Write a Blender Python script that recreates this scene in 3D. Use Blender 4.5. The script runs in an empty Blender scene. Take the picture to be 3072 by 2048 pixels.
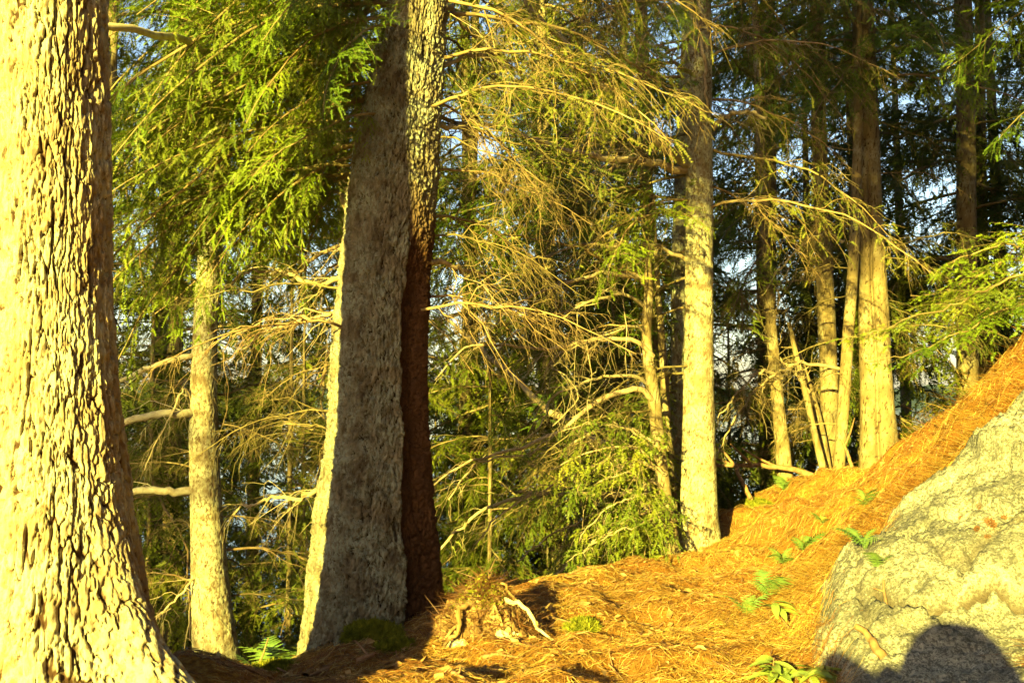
import bpy, math, random
import numpy as np
from mathutils import Vector, Matrix

C = bpy.context.scene.collection
SC = bpy.context.scene

# ------------------------------------------------------------------ camera, sky, sun, exposure
FPX, PITCH, EYE = 1050.0, math.radians(3.2), np.array([0.0, 0.0, 1.05])
K = 1024 / 2352.0
cd = bpy.data.cameras.new('camera'); cam = bpy.data.objects.new('camera', cd); C.objects.link(cam)
cam.location = EYE; cam.rotation_euler = (math.pi / 2 + PITCH, 0, 0)
cd.sensor_width = 36; cd.lens = 36 * FPX / 1024; cd.clip_start = 0.02; cd.clip_end = 3000
SC.camera = cam


def ray(X, Y):
    """direction through a measured point of the photograph (0..2352, 0..1568), scaled so its y is 1"""
    cx = (X * K - 512) / FPX; cy = -(Y * K - 341) / FPX
    d = np.array([cx, math.cos(PITCH) - cy * math.sin(PITCH), math.sin(PITCH) + cy * math.cos(PITCH)])
    return d / d[1]


def at(X, Y, dep):
    return EYE + ray(X, Y) * dep


ANTI = ray(2140, 1492)                                  # where the photographer's own shadow falls
SUN_EL = math.atan2(-ANTI[2], math.hypot(ANTI[0], ANTI[1]))
SUN_AZ = math.atan2(-ANTI[0], -ANTI[1])                 # from +Y towards +X
w = bpy.data.worlds.new('World'); SC.world = w; w.use_nodes = True
nt = w.node_tree; bg = nt.nodes['Background']
sky = nt.nodes.new('ShaderNodeTexSky'); sky.sky_type = 'NISHITA'; sky.sun_disc = False
sky.sun_elevation = SUN_EL; sky.sun_rotation = SUN_AZ
sky.air_density = 1.0; sky.dust_density = 1.5; sky.ozone_density = 1.0
nt.links.new(sky.outputs[0], bg.inputs[0]); bg.inputs[1].default_value = 0.056
sl = bpy.data.lights.new('sun', 'SUN'); so = bpy.data.objects.new('sun', sl); C.objects.link(so)
sl.energy = 5.0; sl.color = (1.0, 0.86, 0.17); sl.angle = math.radians(0.5)
so.location = (-8, -20, 12)
so.rotation_euler = Vector((ANTI[0], ANTI[1], ANTI[2])).to_track_quat('-Z', 'Y').to_euler()
SC.view_settings.view_transform = 'Standard'; SC.view_settings.look = 'None'
SC.view_settings.exposure = 2.5; SC.view_settings.gamma = 1.0
SC.cycles.max_bounces = 5; SC.cycles.diffuse_bounces = 2; SC.cycles.glossy_bounces = 2
SC.cycles.use_adaptive_sampling = True; SC.cycles.adaptive_threshold = 0.02
SC.cycles.use_denoising = True; SC.cycles.denoiser = 'OPENIMAGEDENOISE'; SC.cycles.denoising_input_passes = 'RGB_ALBEDO_NORMAL'; SC.cycles.denoising_prefilter = 'ACCURATE'

# ------------------------------------------------------------------ noise
_r = np.random.RandomState(7)
_perm = np.concatenate([_r.permutation(256)] * 3)
_g = _r.normal(size=(256, 3)); _g /= np.linalg.norm(_g, axis=1)[:, None]


def pn(x, y, z):
    x, y, z = np.broadcast_arrays(np.asarray(x, float), y, z)
    xi, yi, zi = np.floor(x).astype(int), np.floor(y).astype(int), np.floor(z).astype(int)
    fx, fy, fz = x - xi, y - yi, z - zi
    s = lambda t: t * t * t * (t * (t * 6 - 15) + 10)
    u, v, ww = s(fx), s(fy), s(fz)
    out = 0
    for dx in (0, 1):
        for dy in (0, 1):
            for dz in (0, 1):
                h = _perm[_perm[_perm[(xi + dx) & 255] + ((yi + dy) & 255)] + ((zi + dz) & 255)]
                g = _g[h]
                d = g[..., 0] * (fx - dx) + g[..., 1] * (fy - dy) + g[..., 2] * (fz - dz)
                out = out + d * (u if dx else 1 - u) * (v if dy else 1 - v) * (ww if dz else 1 - ww)
    return out * 1.6


def fbm(x, y, z, o=4):
    a, f, r = 1.0, 1.0, 0
    for i in range(o):
        r = r + a * pn(x * f + 17 * i, y * f + 5 * i, z * f); a *= .5; f *= 2.03
    return r


def worley(u, v, nu, seed=0, full=False):
    """cellular distance pair on cells that repeat every nu in u"""
    rs = np.random.RandomState(seed); J = rs.rand(64, 512, 2)
    ui, vi = np.floor(u).astype(int), np.floor(v).astype(int)
    f1 = np.full(u.shape, 9.0); f2 = np.full(u.shape, 9.0); ci = np.zeros(u.shape + (4,)); R4 = rs.rand(64, 512, 2)
    for du in (-1, 0, 1):
        for dv in (-1, 0, 1):
            cu, cv = ui + du, vi + dv
            j = J[(cu % nu) % 64, cv % 512]
            d = np.hypot(cu + j[..., 0] - u, cv + j[..., 1] - v)
            m = d < f1
            if full: ci = np.where(m[..., None], np.concatenate([R4[(cu % nu) % 64, cv % 512], np.stack([u - cu - j[..., 0], v - cv - j[..., 1]], -1)], -1), ci)
            f2 = np.where(m, f1, np.minimum(f2, d)); f1 = np.where(m, d, f1)
    return (f1, f2, ci) if full else (f1, f2)


def sm(x, a, b):
    t = np.clip((x - a) / (b - a), 0, 1); return t * t * (3 - 2 * t)


# ------------------------------------------------------------------ mesh helpers
class MB:
    def __init__(s): s.v = []; s.f = []; s.n = 0
    def add(s, V, F, m=0):
        V = np.asarray(V, float).reshape(-1, 3); F = np.asarray(F, int)
        s.v.append(V); s.f.append((F + s.n, m)); s.n += len(V)
    def mesh(s, name, mats, smooth=True, attr=None):
        me = bpy.data.meshes.new(name)
        V = np.concatenate(s.v).astype(np.float32)
        me.vertices.add(len(V)); me.vertices.foreach_set('co', V.ravel())
        idx = np.concatenate([f.ravel() for f, m in s.f]).astype(np.int32)
        tot = np.concatenate([np.full(len(f), f.shape[1]) for f, m in s.f]).astype(np.int32)
        mi = np.concatenate([np.full(len(f), m) for f, m in s.f]).astype(np.int32)
        st = np.concatenate([[0], np.cumsum(tot)[:-1]]).astype(np.int32)
        me.loops.add(len(idx)); me.loops.foreach_set('vertex_index', idx)
        me.polygons.add(len(tot)); me.polygons.foreach_set('loop_start', st)
        me.polygons.foreach_set('loop_total', tot); me.polygons.foreach_set('material_index', mi)
        me.polygons.foreach_set('use_smooth', np.full(len(tot), smooth))
        for m in mats: me.materials.append(m)
        me.update(calc_edges=True)
        if attr is not None:
            for k, a in attr.items():
                at_ = me.attributes.new(k, 'FLOAT', 'POINT'); at_.data.foreach_set('value', np.asarray(a, np.float32).ravel())
        return me


def link(name, me, parent=None, loc=(0, 0, 0)):
    o = bpy.data.objects.new(name, me); C.objects.link(o); o.location = loc
    if parent is not None: o.parent = parent
    return o


def tag(o, label=None, cat=None, group=None, kind=None):
    if label: o['label'] = label
    if cat: o['category'] = cat
    if group: o['group'] = group
    if kind: o['kind'] = kind
    return o


def empty(name, loc):
    o = bpy.data.objects.new(name, None); C.objects.link(o); o.location = loc; o.empty_display_size = .1
    return o


def norm(a): return a / (np.linalg.norm(a, axis=-1, keepdims=True) + 1e-9)


def tubes(mb, P, R, sides=4, m=0):
    """P (K,N,3) polylines, R (K,N) radii, all in one go"""
    P = np.asarray(P, float); R = np.asarray(R, float)
    if P.ndim == 2: P = P[None]; R = R[None]
    Kn, N = R.shape
    if Kn == 0: return
    T = norm(np.gradient(P, axis=1))
    ref = np.where(np.abs(T.mean(1))[:, None, 2:] > .8, np.array([1.0, 0.13, 0]), np.array([0.05, .03, 1.0]))
    n1 = norm(np.cross(T, np.broadcast_to(ref, T.shape))); n2 = np.cross(T, n1)
    a = np.arange(sides) * 2 * math.pi / sides
    V = P[:, :, None] + R[:, :, None, None] * (np.cos(a)[:, None] * n1[:, :, None] + np.sin(a)[:, None] * n2[:, :, None])
    k, i, j = np.meshgrid(np.arange(Kn), np.arange(N - 1), np.arange(sides), indexing='ij')
    b = k * N * sides
    q = np.stack([b + i * sides + j, b + i * sides + (j + 1) % sides, b + (i + 1) * sides + (j + 1) % sides, b + (i + 1) * sides + j], -1)
    mb.add(V, q.reshape(-1, 4), m)


def interp(P, t):
    """points at t (0..1) along polyline P"""
    s = np.clip(np.asarray(t) * (len(P) - 1), 0, len(P) - 1.0001); i = s.astype(int); f = (s - i)[..., None]
    return P[i] * (1 - f) + P[i + 1] * f


def spline(P, n):
    P = np.asarray(P, float)
    if len(P) < 3: return interp(P, np.linspace(0, 1, n))
    d = np.concatenate([[0], np.cumsum(np.linalg.norm(np.diff(P[:, :3], axis=0), axis=1))]); d /= d[-1]
    m = np.gradient(P, d, axis=0)
    t = np.linspace(0, 1, n); i = np.clip(np.searchsorted(d, t) - 1, 0, len(d) - 2)
    h = (d[i + 1] - d[i])[:, None]; u = ((t - d[i]) / (d[i + 1] - d[i]))[:, None]
    return ((2 * u**3 - 3 * u**2 + 1) * P[i] + (u**3 - 2 * u**2 + u) * h * m[i] + (-2 * u**3 + 3 * u**2) * P[i + 1] + (u**3 - u**2) * h * m[i + 1])


# ------------------------------------------------------------------ materials
def mat(name):
    m = bpy.data.materials.new(name); m.use_nodes = True
    return m, m.node_tree, m.node_tree.nodes['Principled BSDF']


def N(nt, t, **kw):
    n = nt.nodes.new('ShaderNode' + t)
    for k, v in kw.items():
        if k in n.inputs.keys() if isinstance(k, str) else False: n.inputs[k].default_value = v
        else: setattr(n, k, v)
    return n


def noise(nt, scale, detail=4, rough=.55, vec=None, stretch=None):
    n = N(nt, 'TexNoise', Scale=scale, Detail=detail, Roughness=rough)
    if vec is None:
        tc = N(nt, 'TexCoord'); vec = tc.outputs['Object']
    if stretch is not None:
        mp = N(nt, 'Mapping'); mp.inputs['Scale'].default_value = stretch; nt.links.new(vec, mp.inputs[0]); vec = mp.outputs[0]
    nt.links.new(vec, n.inputs['Vector'])
    return n


def ramp(nt, src, stops):
    r = N(nt, 'ValToRGB'); cr = r.color_ramp
    while len(cr.elements) < len(stops): cr.elements.new(.5)
    for e, (p, c) in zip(cr.elements, stops):
        e.position = p; e.color = (*c, 1) if len(c) == 3 else c
    nt.links.new(src, r.inputs[0]); return r


def mix(nt, fac, a, b, blend='MIX'):
    m = N(nt, 'MixRGB', blend_type=blend)
    for s, v in ((0, fac), (1, a), (2, b)):
        if hasattr(v, 'links'): nt.links.new(v, m.inputs[s])
        else: m.inputs[s].default_value = v if not isinstance(v, tuple) else (*v, 1)
    return m.outputs[0]


def bump(nt, bs, src, dist, strength=.6):
    b = N(nt, 'Bump'); b.inputs['Strength'].default_value = strength; b.inputs['Distance'].default_value = dist
    nt.links.new(src, b.inputs['Height']); nt.links.new(b.outputs[0], bs.inputs['Normal'])


def bark(name, plate, plate2, crack, lichen, lich_amt=.5, scale=1.0, bd=.004):
    m, nt, bs = mat(name)
    n1 = noise(nt, 9 * scale, 5, .6, stretch=(1, 1, .35)); n2 = noise(nt, 26 * scale, 4, .65, stretch=(1, 1, .6)); n3 = noise(nt, 3.2 * scale, 5, .62)
    base = mix(nt, ramp(nt, n1.outputs[0], [(.35, (0, 0, 0)), (.65, (1, 1, 1))]).outputs[0], plate, plate2)
    lf = ramp(nt, n3.outputs[0], [(1 - lich_amt - .1, (0, 0, 0)), (1 - lich_amt + .06, (1, 1, 1))]).outputs[0]
    l2 = mix(nt, 1.0, lf, ramp(nt, n2.outputs[0], [(.4, (0, 0, 0)), (.52, (1, 1, 1))]).outputs[0], 'MULTIPLY')
    col = mix(nt, l2, base, lichen)
    a = N(nt, 'Attribute'); a.attribute_name = 'crack'
    cf = ramp(nt, a.outputs['Fac'], [(.06, (1, 1, 1)), (.38, (0, 0, 0))] if name == 'lichened_bark' else [(.12, (1, 1, 1)), (.56, (0, 0, 0))]).outputs[0]
    col = mix(nt, cf, col, crack)
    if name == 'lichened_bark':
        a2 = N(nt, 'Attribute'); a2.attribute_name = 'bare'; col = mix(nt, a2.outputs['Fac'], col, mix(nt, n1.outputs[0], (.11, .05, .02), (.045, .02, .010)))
    nt.links.new(col, bs.inputs['Base Color']); bs.inputs['Roughness'].default_value = .9
    bs.inputs['Specular IOR Level'].default_value = .2
    bump(nt, bs, n2.outputs[0], bd, 1.0)
    return m


def simple(name, cols, scale=12, rough=.85, spec=.25, rnd=0.0, stretch=None, bd=0, detail=4):
    """noise-driven blend of colours, optionally varied from object to object"""
    m, nt, bs = mat(name)
    n = noise(nt, scale, detail, .6, stretch=stretch)
    st = [(.3 + .4 * i / max(1, len(cols) - 1), c) for i, c in enumerate(cols)]
    col = ramp(nt, n.outputs[0], st).outputs[0]
    if rnd:
        oi = N(nt, 'ObjectInfo')
        h = N(nt, 'HueSaturation'); h.inputs['Saturation'].default_value = 1
        mr = N(nt, 'MapRange'); mr.inputs[3].default_value = 1 - rnd; mr.inputs[4].default_value = 1 + rnd
        nt.links.new(oi.outputs['Random'], mr.inputs[0]); nt.links.new(mr.outputs[0], h.inputs['Value'])
        mh = N(nt, 'MapRange'); mh.inputs[3].default_value = .5 + .035 * rnd; mh.inputs[4].default_value = .5 - .06 * rnd
        nt.links.new(oi.outputs['Random'], mh.inputs[0]); nt.links.new(mh.outputs[0], h.inputs['Hue'])
        nt.links.new(col, h.inputs['Color']); col = h.outputs[0]
    nt.links.new(col, bs.inputs['Base Color']); bs.inputs['Roughness'].default_value = rough
    bs.inputs['Specular IOR Level'].default_value = spec
    if bd: bump(nt, bs, n.outputs[0], bd)
    return m


M_PINE = bark('pine_bark', (.30, .235, .14), (.17, .115, .06), (.05, .024, .010), (.38, .36, .25), .50, 1.8, .005)
M_GREY = bark('lichened_bark', (.22, .185, .125), (.085, .065, .04), (.028, .019, .010), (.25, .26, .20), .48, 2.8, .006)
M_SPRUCE = bark('spruce_bark', (.22, .17, .095), (.11, .07, .035), (.09, .05, .025), (.36, .34, .22), .52, 2.2, .004)
M_BROWN = bark('brown_bark', (.22, .16, .08), (.14, .10, .045), (.06, .036, .016), (.29, .25, .15), .42, 1.6, .003)
M_WOOD = simple('twig_bark', [(.11, .07, .025), (.20, .145, .06), (.30, .24, .11)], 5, rnd=.3)
M_PALE = simple('pale_limb_bark', [(.26, .19, .11), (.40, .34, .22), (.48, .44, .30)], 22, bd=.003)
M_LIMB = simple('limb_bark', [(.20, .14, .07), (.33, .25, .14), (.42, .36, .22)], 14, rnd=.15)
M_NEED = simple('hemlock_needles', [(.070, .120, .005), (.120, .185, .007), (.185, .250, .010)], 4, .55, .35, rnd=.35)
M_NEED2 = simple('olive_needles', [(.055, .085, .005), (.100, .130, .008), (.160, .170, .012)], 3, .6, .3, rnd=.35)
M_NEED3 = simple('yellow_green_needles', [(.09, .13, .012), (.15, .19, .015), (.23, .22, .02)], 5, .55, .35, rnd=.25)
for m_ in (M_NEED, M_NEED2, M_NEED3):
    t_ = m_.node_tree; b_ = t_.nodes['Principled BSDF']; tl = t_.nodes.new('ShaderNodeBsdfTranslucent'); mx = t_.nodes.new('ShaderNodeMixShader'); mx.inputs[0].default_value = .30
    t_.links.new(b_.inputs['Base Color'].links[0].from_socket, tl.inputs[0]); t_.links.new(b_.outputs[0], mx.inputs[1]); t_.links.new(tl.outputs[0], mx.inputs[2])
    t_.links.new(mx.outputs[0], t_.nodes['Material Output'].inputs[0])
M_FERN = simple('fern_green', [(.08, .15, .03), (.14, .22, .05)], 14, .5, .35, rnd=.2)
M_LAUREL = simple('laurel_leaf', [(.12, .18, .03), (.22, .27, .05)], 20, .35, .5, rnd=.2)
M_MOSS = simple('moss', [(.07, .085, .008), (.15, .155, .014), (.26, .245, .025)], 30, .95, .1, bd=.006)
M_DEAD = simple('rotten_wood', [(.08, .042, .016), (.22, .13, .05), (.40, .29, .13)], 16, .9, .15, stretch=(1, 1, .3), bd=.006)
M_CHIP = simple('pale_wood', [(.5, .4, .22), (.66, .58, .38)], 22, .85, .2)
M_STICK = simple('stick_bark', [(.13, .07, .03), (.30, .19, .09)], 25, .9, .2, rnd=.3)
M_CONE = simple('cone_scales', [(.10, .045, .02), (.20, .10, .045)], 40, .8, .2)
M_LEAF = simple('dry_leaf', [(.10, .05, .02), (.34, .18, .06), (.58, .44, .20)], 9, .7, .3)


def needle_litter_mat():
    m, nt, bs = mat('pine_straw')
    g = N(nt, 'NewGeometry'); n = noise(nt, 3.2, 6, .72, vec=g.outputs['Position']); n2 = noise(nt, 160, 1, .5, vec=g.outputs['Position'])
    n4 = noise(nt, .9, 3, .6, vec=g.outputs['Position'])
    c = ramp(nt, n.outputs[0], [(.28, (.12, .045, .008)), (.48, (.31, .155, .022)), (.68, (.48, .32, .07))]).outputs[0]
    c = mix(nt, ramp(nt, n4.outputs[0], [(.46, (0, 0, 0)), (.58, (.8, .8, .8))]).outputs[0], c, mix(nt, n.outputs[0], (.14, .04, .008), (.36, .13, .02)))
    at_ = N(nt, 'Attribute'); at_.attribute_name = 'age'
    c = mix(nt, ramp(nt, at_.outputs['Fac'], [(.20, (1, 1, 1)), (.24, (0, 0, 0))]).outputs[0], c, (.10, .038, .009))
    c = mix(nt, ramp(nt, at_.outputs['Fac'], [(.80, (0, 0, 0)), (.84, (1, 1, 1))]).outputs[0], c, (.50, .36, .11))
    nt.links.new(c, bs.inputs['Base Color']); bs.inputs['Roughness'].default_value = .6
    return m


def ground_mat():
    m, nt, bs = mat('needle_floor')
    n = noise(nt, 1.3, 6, .62); n2 = noise(nt, 38, 5, .7); n3 = noise(nt, 2.6, 4, .6)
    c = ramp(nt, n2.outputs[0], [(.28, (.08, .032, .008)), (.5, (.26, .12, .02)), (.72, (.42, .25, .055))]).outputs[0]
    c = mix(nt, ramp(nt, n.outputs[0], [(.42, (0, 0, 0)), (.62, (1, 1, 1))]).outputs[0], c, mix(nt, .5, c, (.24, .09, .02)))
    c = mix(nt, ramp(nt, n3.outputs[0], [(.60, (0, 0, 0)), (.72, (.8, .8, .8))]).outputs[0], c, (.17, .17, .02))
    nt.links.new(c, bs.inputs['Base Color']); bs.inputs['Roughness'].default_value = .95; bs.inputs['Specular IOR Level'].default_value = .1
    bump(nt, bs, n2.outputs[0], .02, .9)
    return m


def rock_mat():
    m, nt, bs = mat('granite')
    n1 = noise(nt, 2.2, 6, .62); n2 = noise(nt, 70, 3, .8); n3 = noise(nt, 7, 5, .65); v = N(nt, 'TexVoronoi', Scale=75.0)
    tc = N(nt, 'TexCoord'); nt.links.new(tc.outputs['Object'], v.inputs['Vector'])
    c = ramp(nt, n1.outputs[0], [(.36, (.13, .12, .095)), (.5, (.30, .285, .22)), (.64, (.46, .44, .34))]).outputs[0]
    c = mix(nt, ramp(nt, n3.outputs[0], [(.50, (0, 0, 0)), (.60, (.85, .85, .85))]).outputs[0], c, (.12, .115, .095))
    c = mix(nt, ramp(nt, n2.outputs[0], [(.46, (0, 0, 0)), (.56, (.85, .85, .85))]).outputs[0], c, (.06, .055, .04))
    c = mix(nt, ramp(nt, v.outputs['Distance'], [(.05, (.5, .5, .5)), (.3, (0, 0, 0))]).outputs[0], c, (.60, .57, .48))
    a = N(nt, 'Attribute'); a.attribute_name = 'crack'
    c = mix(nt, ramp(nt, a.outputs['Fac'], [(.2, (1, 1, 1)), (.9, (0, 0, 0))]).outputs[0], c, (.07, .05, .03))
    nt.links.new(c, bs.inputs['Base Color']); bs.inputs['Roughness'].default_value = .85
    bump(nt, bs, n2.outputs[0], .012, .8)
    return m


def lake_mat():
    m, nt, bs = mat('lake_water')
    bs.inputs['Base Color'].default_value = (.02, .035, .04, 1); bs.inputs['Roughness'].default_value = .08
    n = noise(nt, 1.6, 3, .5, stretch=(1, .5, 1)); bump(nt, bs, n.outputs[0], .02, .3)
    return m


M_STRAW, M_GROUND, M_ROCK, M_LAKE = needle_litter_mat(), ground_mat(), rock_mat(), lake_mat()

# ------------------------------------------------------------------ ground
PX = [(1176, 1568, 3.75), (1400, 1568, 3.75), (1610, 1568, 3.7), (700, 1568, 3.75), (1400, 1450, 4.5), (1176, 1352, 5.8), (1400, 1300, 6.6),
      (1560, 1275, 7.4), (1690, 1172, 8.3), (1790, 1127, 9), (1950, 1102, 9.6), (1750, 1305, 6.6), (1850, 1185, 8), (1600, 1400, 5), (1750, 1450, 4.3),
      (1850, 1355, 4.9), (1920, 1568, 3.55), (1870, 1420, 4.1), (2000, 1290, 4.4), (2040, 1230, 4.6), (2200, 1060, 4.9), (2352, 965, 4.8),
      (2352, 1300, 3.9), (2150, 1450, 3.65), (2352, 1540, 3.45), (2200, 1250, 4.2), (2352, 815, 5.4), (2200, 925, 6.2), (2070, 1033, 7.2),
      (1990, 1100, 8.3), (2100, 1100, 5.8), (1980, 1180, 6.2)]
WP = [(-1.33, 3, .22), (-1.02, 3.12, .24), (-.85, 3.0, .16), (-1.9, 3, 0), (-2.5, 2.5, -.3), (-.9, 4, 0), (-.75, 4.85, -.05), (-.35, 5.2, .05), (-1.25, 4.2, -.05), (-1.6, 5.2, -.45),
      (-2, 6, -.7), (-2.1, 7.5, -.86), (-1, 6.5, -.5), (-.3, 6.5, -.3), (0, 7.5, -.7), (.8, 8.2, -.6), (1, 9.5, -1), (2.0, 9.8, -.15), (2.4, 11, -.5),
      (3.2, 12.5, -.6), (-3, 10, -1.7), (-.5, 10, -1.6), (-4, 14, -3.2), (0, 15, -3.4), (4, 17, -2.8), (8, 16, -.8), (-8, 8, -2.4), (-5, 4, -1.1),
      (-4, 0, -.8), (-10, 18, -5), (0, 22, -5), (10, 26, -4), (15, 15, .3), (10, 5, 2), (6, 3, 2), (4, 2, 1.5), (2.5, 1.2, .5), (1.2, 1.8, .05),
      (0, 2, 0), (0, 0, -.35), (0, -3, -.55), (-2.5, -2, -.6), (4, -4, .2), (10, -8, 1), (-10, -8, -1.2), (3.6, 7.8, .75), (3.3, 9.3, .42), (3.5, 10, .3),
      (3.1, 11, .1), (5, 10, .7), (5, 13, .2), (2.9, 8.4, .45)]
CP = np.array([at(*p) for p in PX] + [np.array(p) for p in WP])


def _phi(r2): return 0.5 * r2 * np.log(r2 + 1e-12)


def _fit():
    n = len(CP); d2 = ((CP[:, None, :2] - CP[None, :, :2]) ** 2).sum(-1)
    A = np.zeros((n + 3, n + 3)); A[:n, :n] = _phi(d2) + np.eye(n) * .02
    Q = np.c_[np.ones(n), CP[:, :2]]; A[:n, n:] = Q; A[n:, :n] = Q.T
    return np.linalg.solve(A, np.r_[CP[:, 2], 0, 0, 0])


_W = _fit()


def hgt(x, y, detail=True):
    x = np.asarray(x, float); y = np.asarray(y, float); sh = x.shape; xf, yf = x.ravel(), y.ravel()
    z = np.empty(len(xf))
    for s in range(0, len(xf), 40000):
        a, b = xf[s:s + 40000], yf[s:s + 40000]
        d2 = (a[:, None] - CP[None, :, 0]) ** 2 + (b[:, None] - CP[None, :, 1]) ** 2
        z[s:s + 40000] = _phi(d2) @ _W[:-3] + _W[-3] + _W[-2] * a + _W[-1] * b
    r = np.hypot(xf - 1, yf - 5)
    far = -6 + 8 * sm(xf * .8 - yf * .6, -4, 10)
    k = sm(r, 13, 24); z = np.clip(z, -6, 4) * (1 - k) + far * k
    if detail:
        q = 1 - sm(r, 20, 40)
        z = z + q * (.09 * pn(xf * 1.3, yf * 1.3, 0 * xf) + .065 * pn(xf * 3.4, yf * 3.4, 3 + 0 * xf) + .020 * pn(xf * 9, yf * 9, 7 + 0 * xf) + .008 * pn(xf * 24, yf * 24, 2 + 0 * xf) + sm(xf * .9 + yf * .2, 2.5, 3.2) * (.15 * pn(xf * 1.9 + 4, yf * 1.9, 0 * xf) + .09 * pn(xf * 5 + 4, yf * 5, 0 * xf)))
    return z.reshape(sh)


def h1(x, y): return float(hgt(np.array([x]), np.array([y]))[0])


def hit(X, Y, dmin=2.2, dmax=16):
    """where the line of sight through a photograph point meets the ground"""
    d = ray(X, Y); t = np.linspace(dmin, dmax, 1400); p = EYE + d * t[:, None]
    below = np.nonzero(p[:, 2] < hgt(p[:, 0], p[:, 1]))[0]
    return p[below[0]] if len(below) else p[-1]


def axis_pts(a, b, step, far, growth=1.22):
    mid = list(np.arange(a, b, step)); lo, s = [], step
    x = a
    while x > -far: s *= growth; x -= s; lo.append(x)
    hi, s, x = [], step, mid[-1]
    while x < far: s *= growth; x += s; hi.append(x)
    return np.array(lo[::-1] + mid + hi)


def grid_faces(nx, ny):
    i, j = np.meshgrid(np.arange(nx - 1), np.arange(ny - 1), indexing='ij'); a = i * ny + j
    return np.stack([a, a + ny, a + ny + 1, a + 1], -1).reshape(-1, 4)


gx, gy = axis_pts(-3.2, 4.6, .024, 900), axis_pts(2.4, 10.6, .024, 900)
X_, Y_ = np.meshgrid(gx, gy, indexing='ij'); Z_ = hgt(X_, Y_)
Z_ = Z_ + .006 * pn(X_ * 30, Y_ * 30, 0 * X_) * (1 - sm(np.hypot(X_, Y_ - 5), 8, 14))
mb = MB(); mb.add(np.stack([X_, Y_, Z_], -1), grid_faces(len(gx), len(gy)))
tag(link('ground', mb.mesh('ground', [M_GROUND])), kind='structure')
LAKE_Z = -3.3
mb = MB(); mb.add([(-900, -900, LAKE_Z), (900, -900, LAKE_Z), (900, 900, LAKE_Z), (-900, 900, LAKE_Z)], [[0, 1, 2, 3]])
tag(link('lake_water', mb.mesh('lake_water', [M_LAKE])), kind='structure')
t = np.linspace(-1, 1, 160); s = np.linspace(0, 1, 8); T_, S_ = np.meshgrid(t, s, indexing='ij')
hx = T_ * 800; hy = 560 + S_ * 200 - 100 * T_**2; hz = LAKE_Z - 1 + S_ ** .6 * (13 + 5 * pn(T_ * 9, 0 * T_, 0 * T_) + 2.5 * pn(T_ * 60, S_ * 3, 0 * T_))
mb = MB(); mb.add(np.stack([hx, hy, hz], -1), grid_faces(160, 8))
tag(link('hills', mb.mesh('hills', [simple('far_wood', [(.03, .05, .02), (.06, .08, .03)], .05)])), kind='structure')

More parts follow.
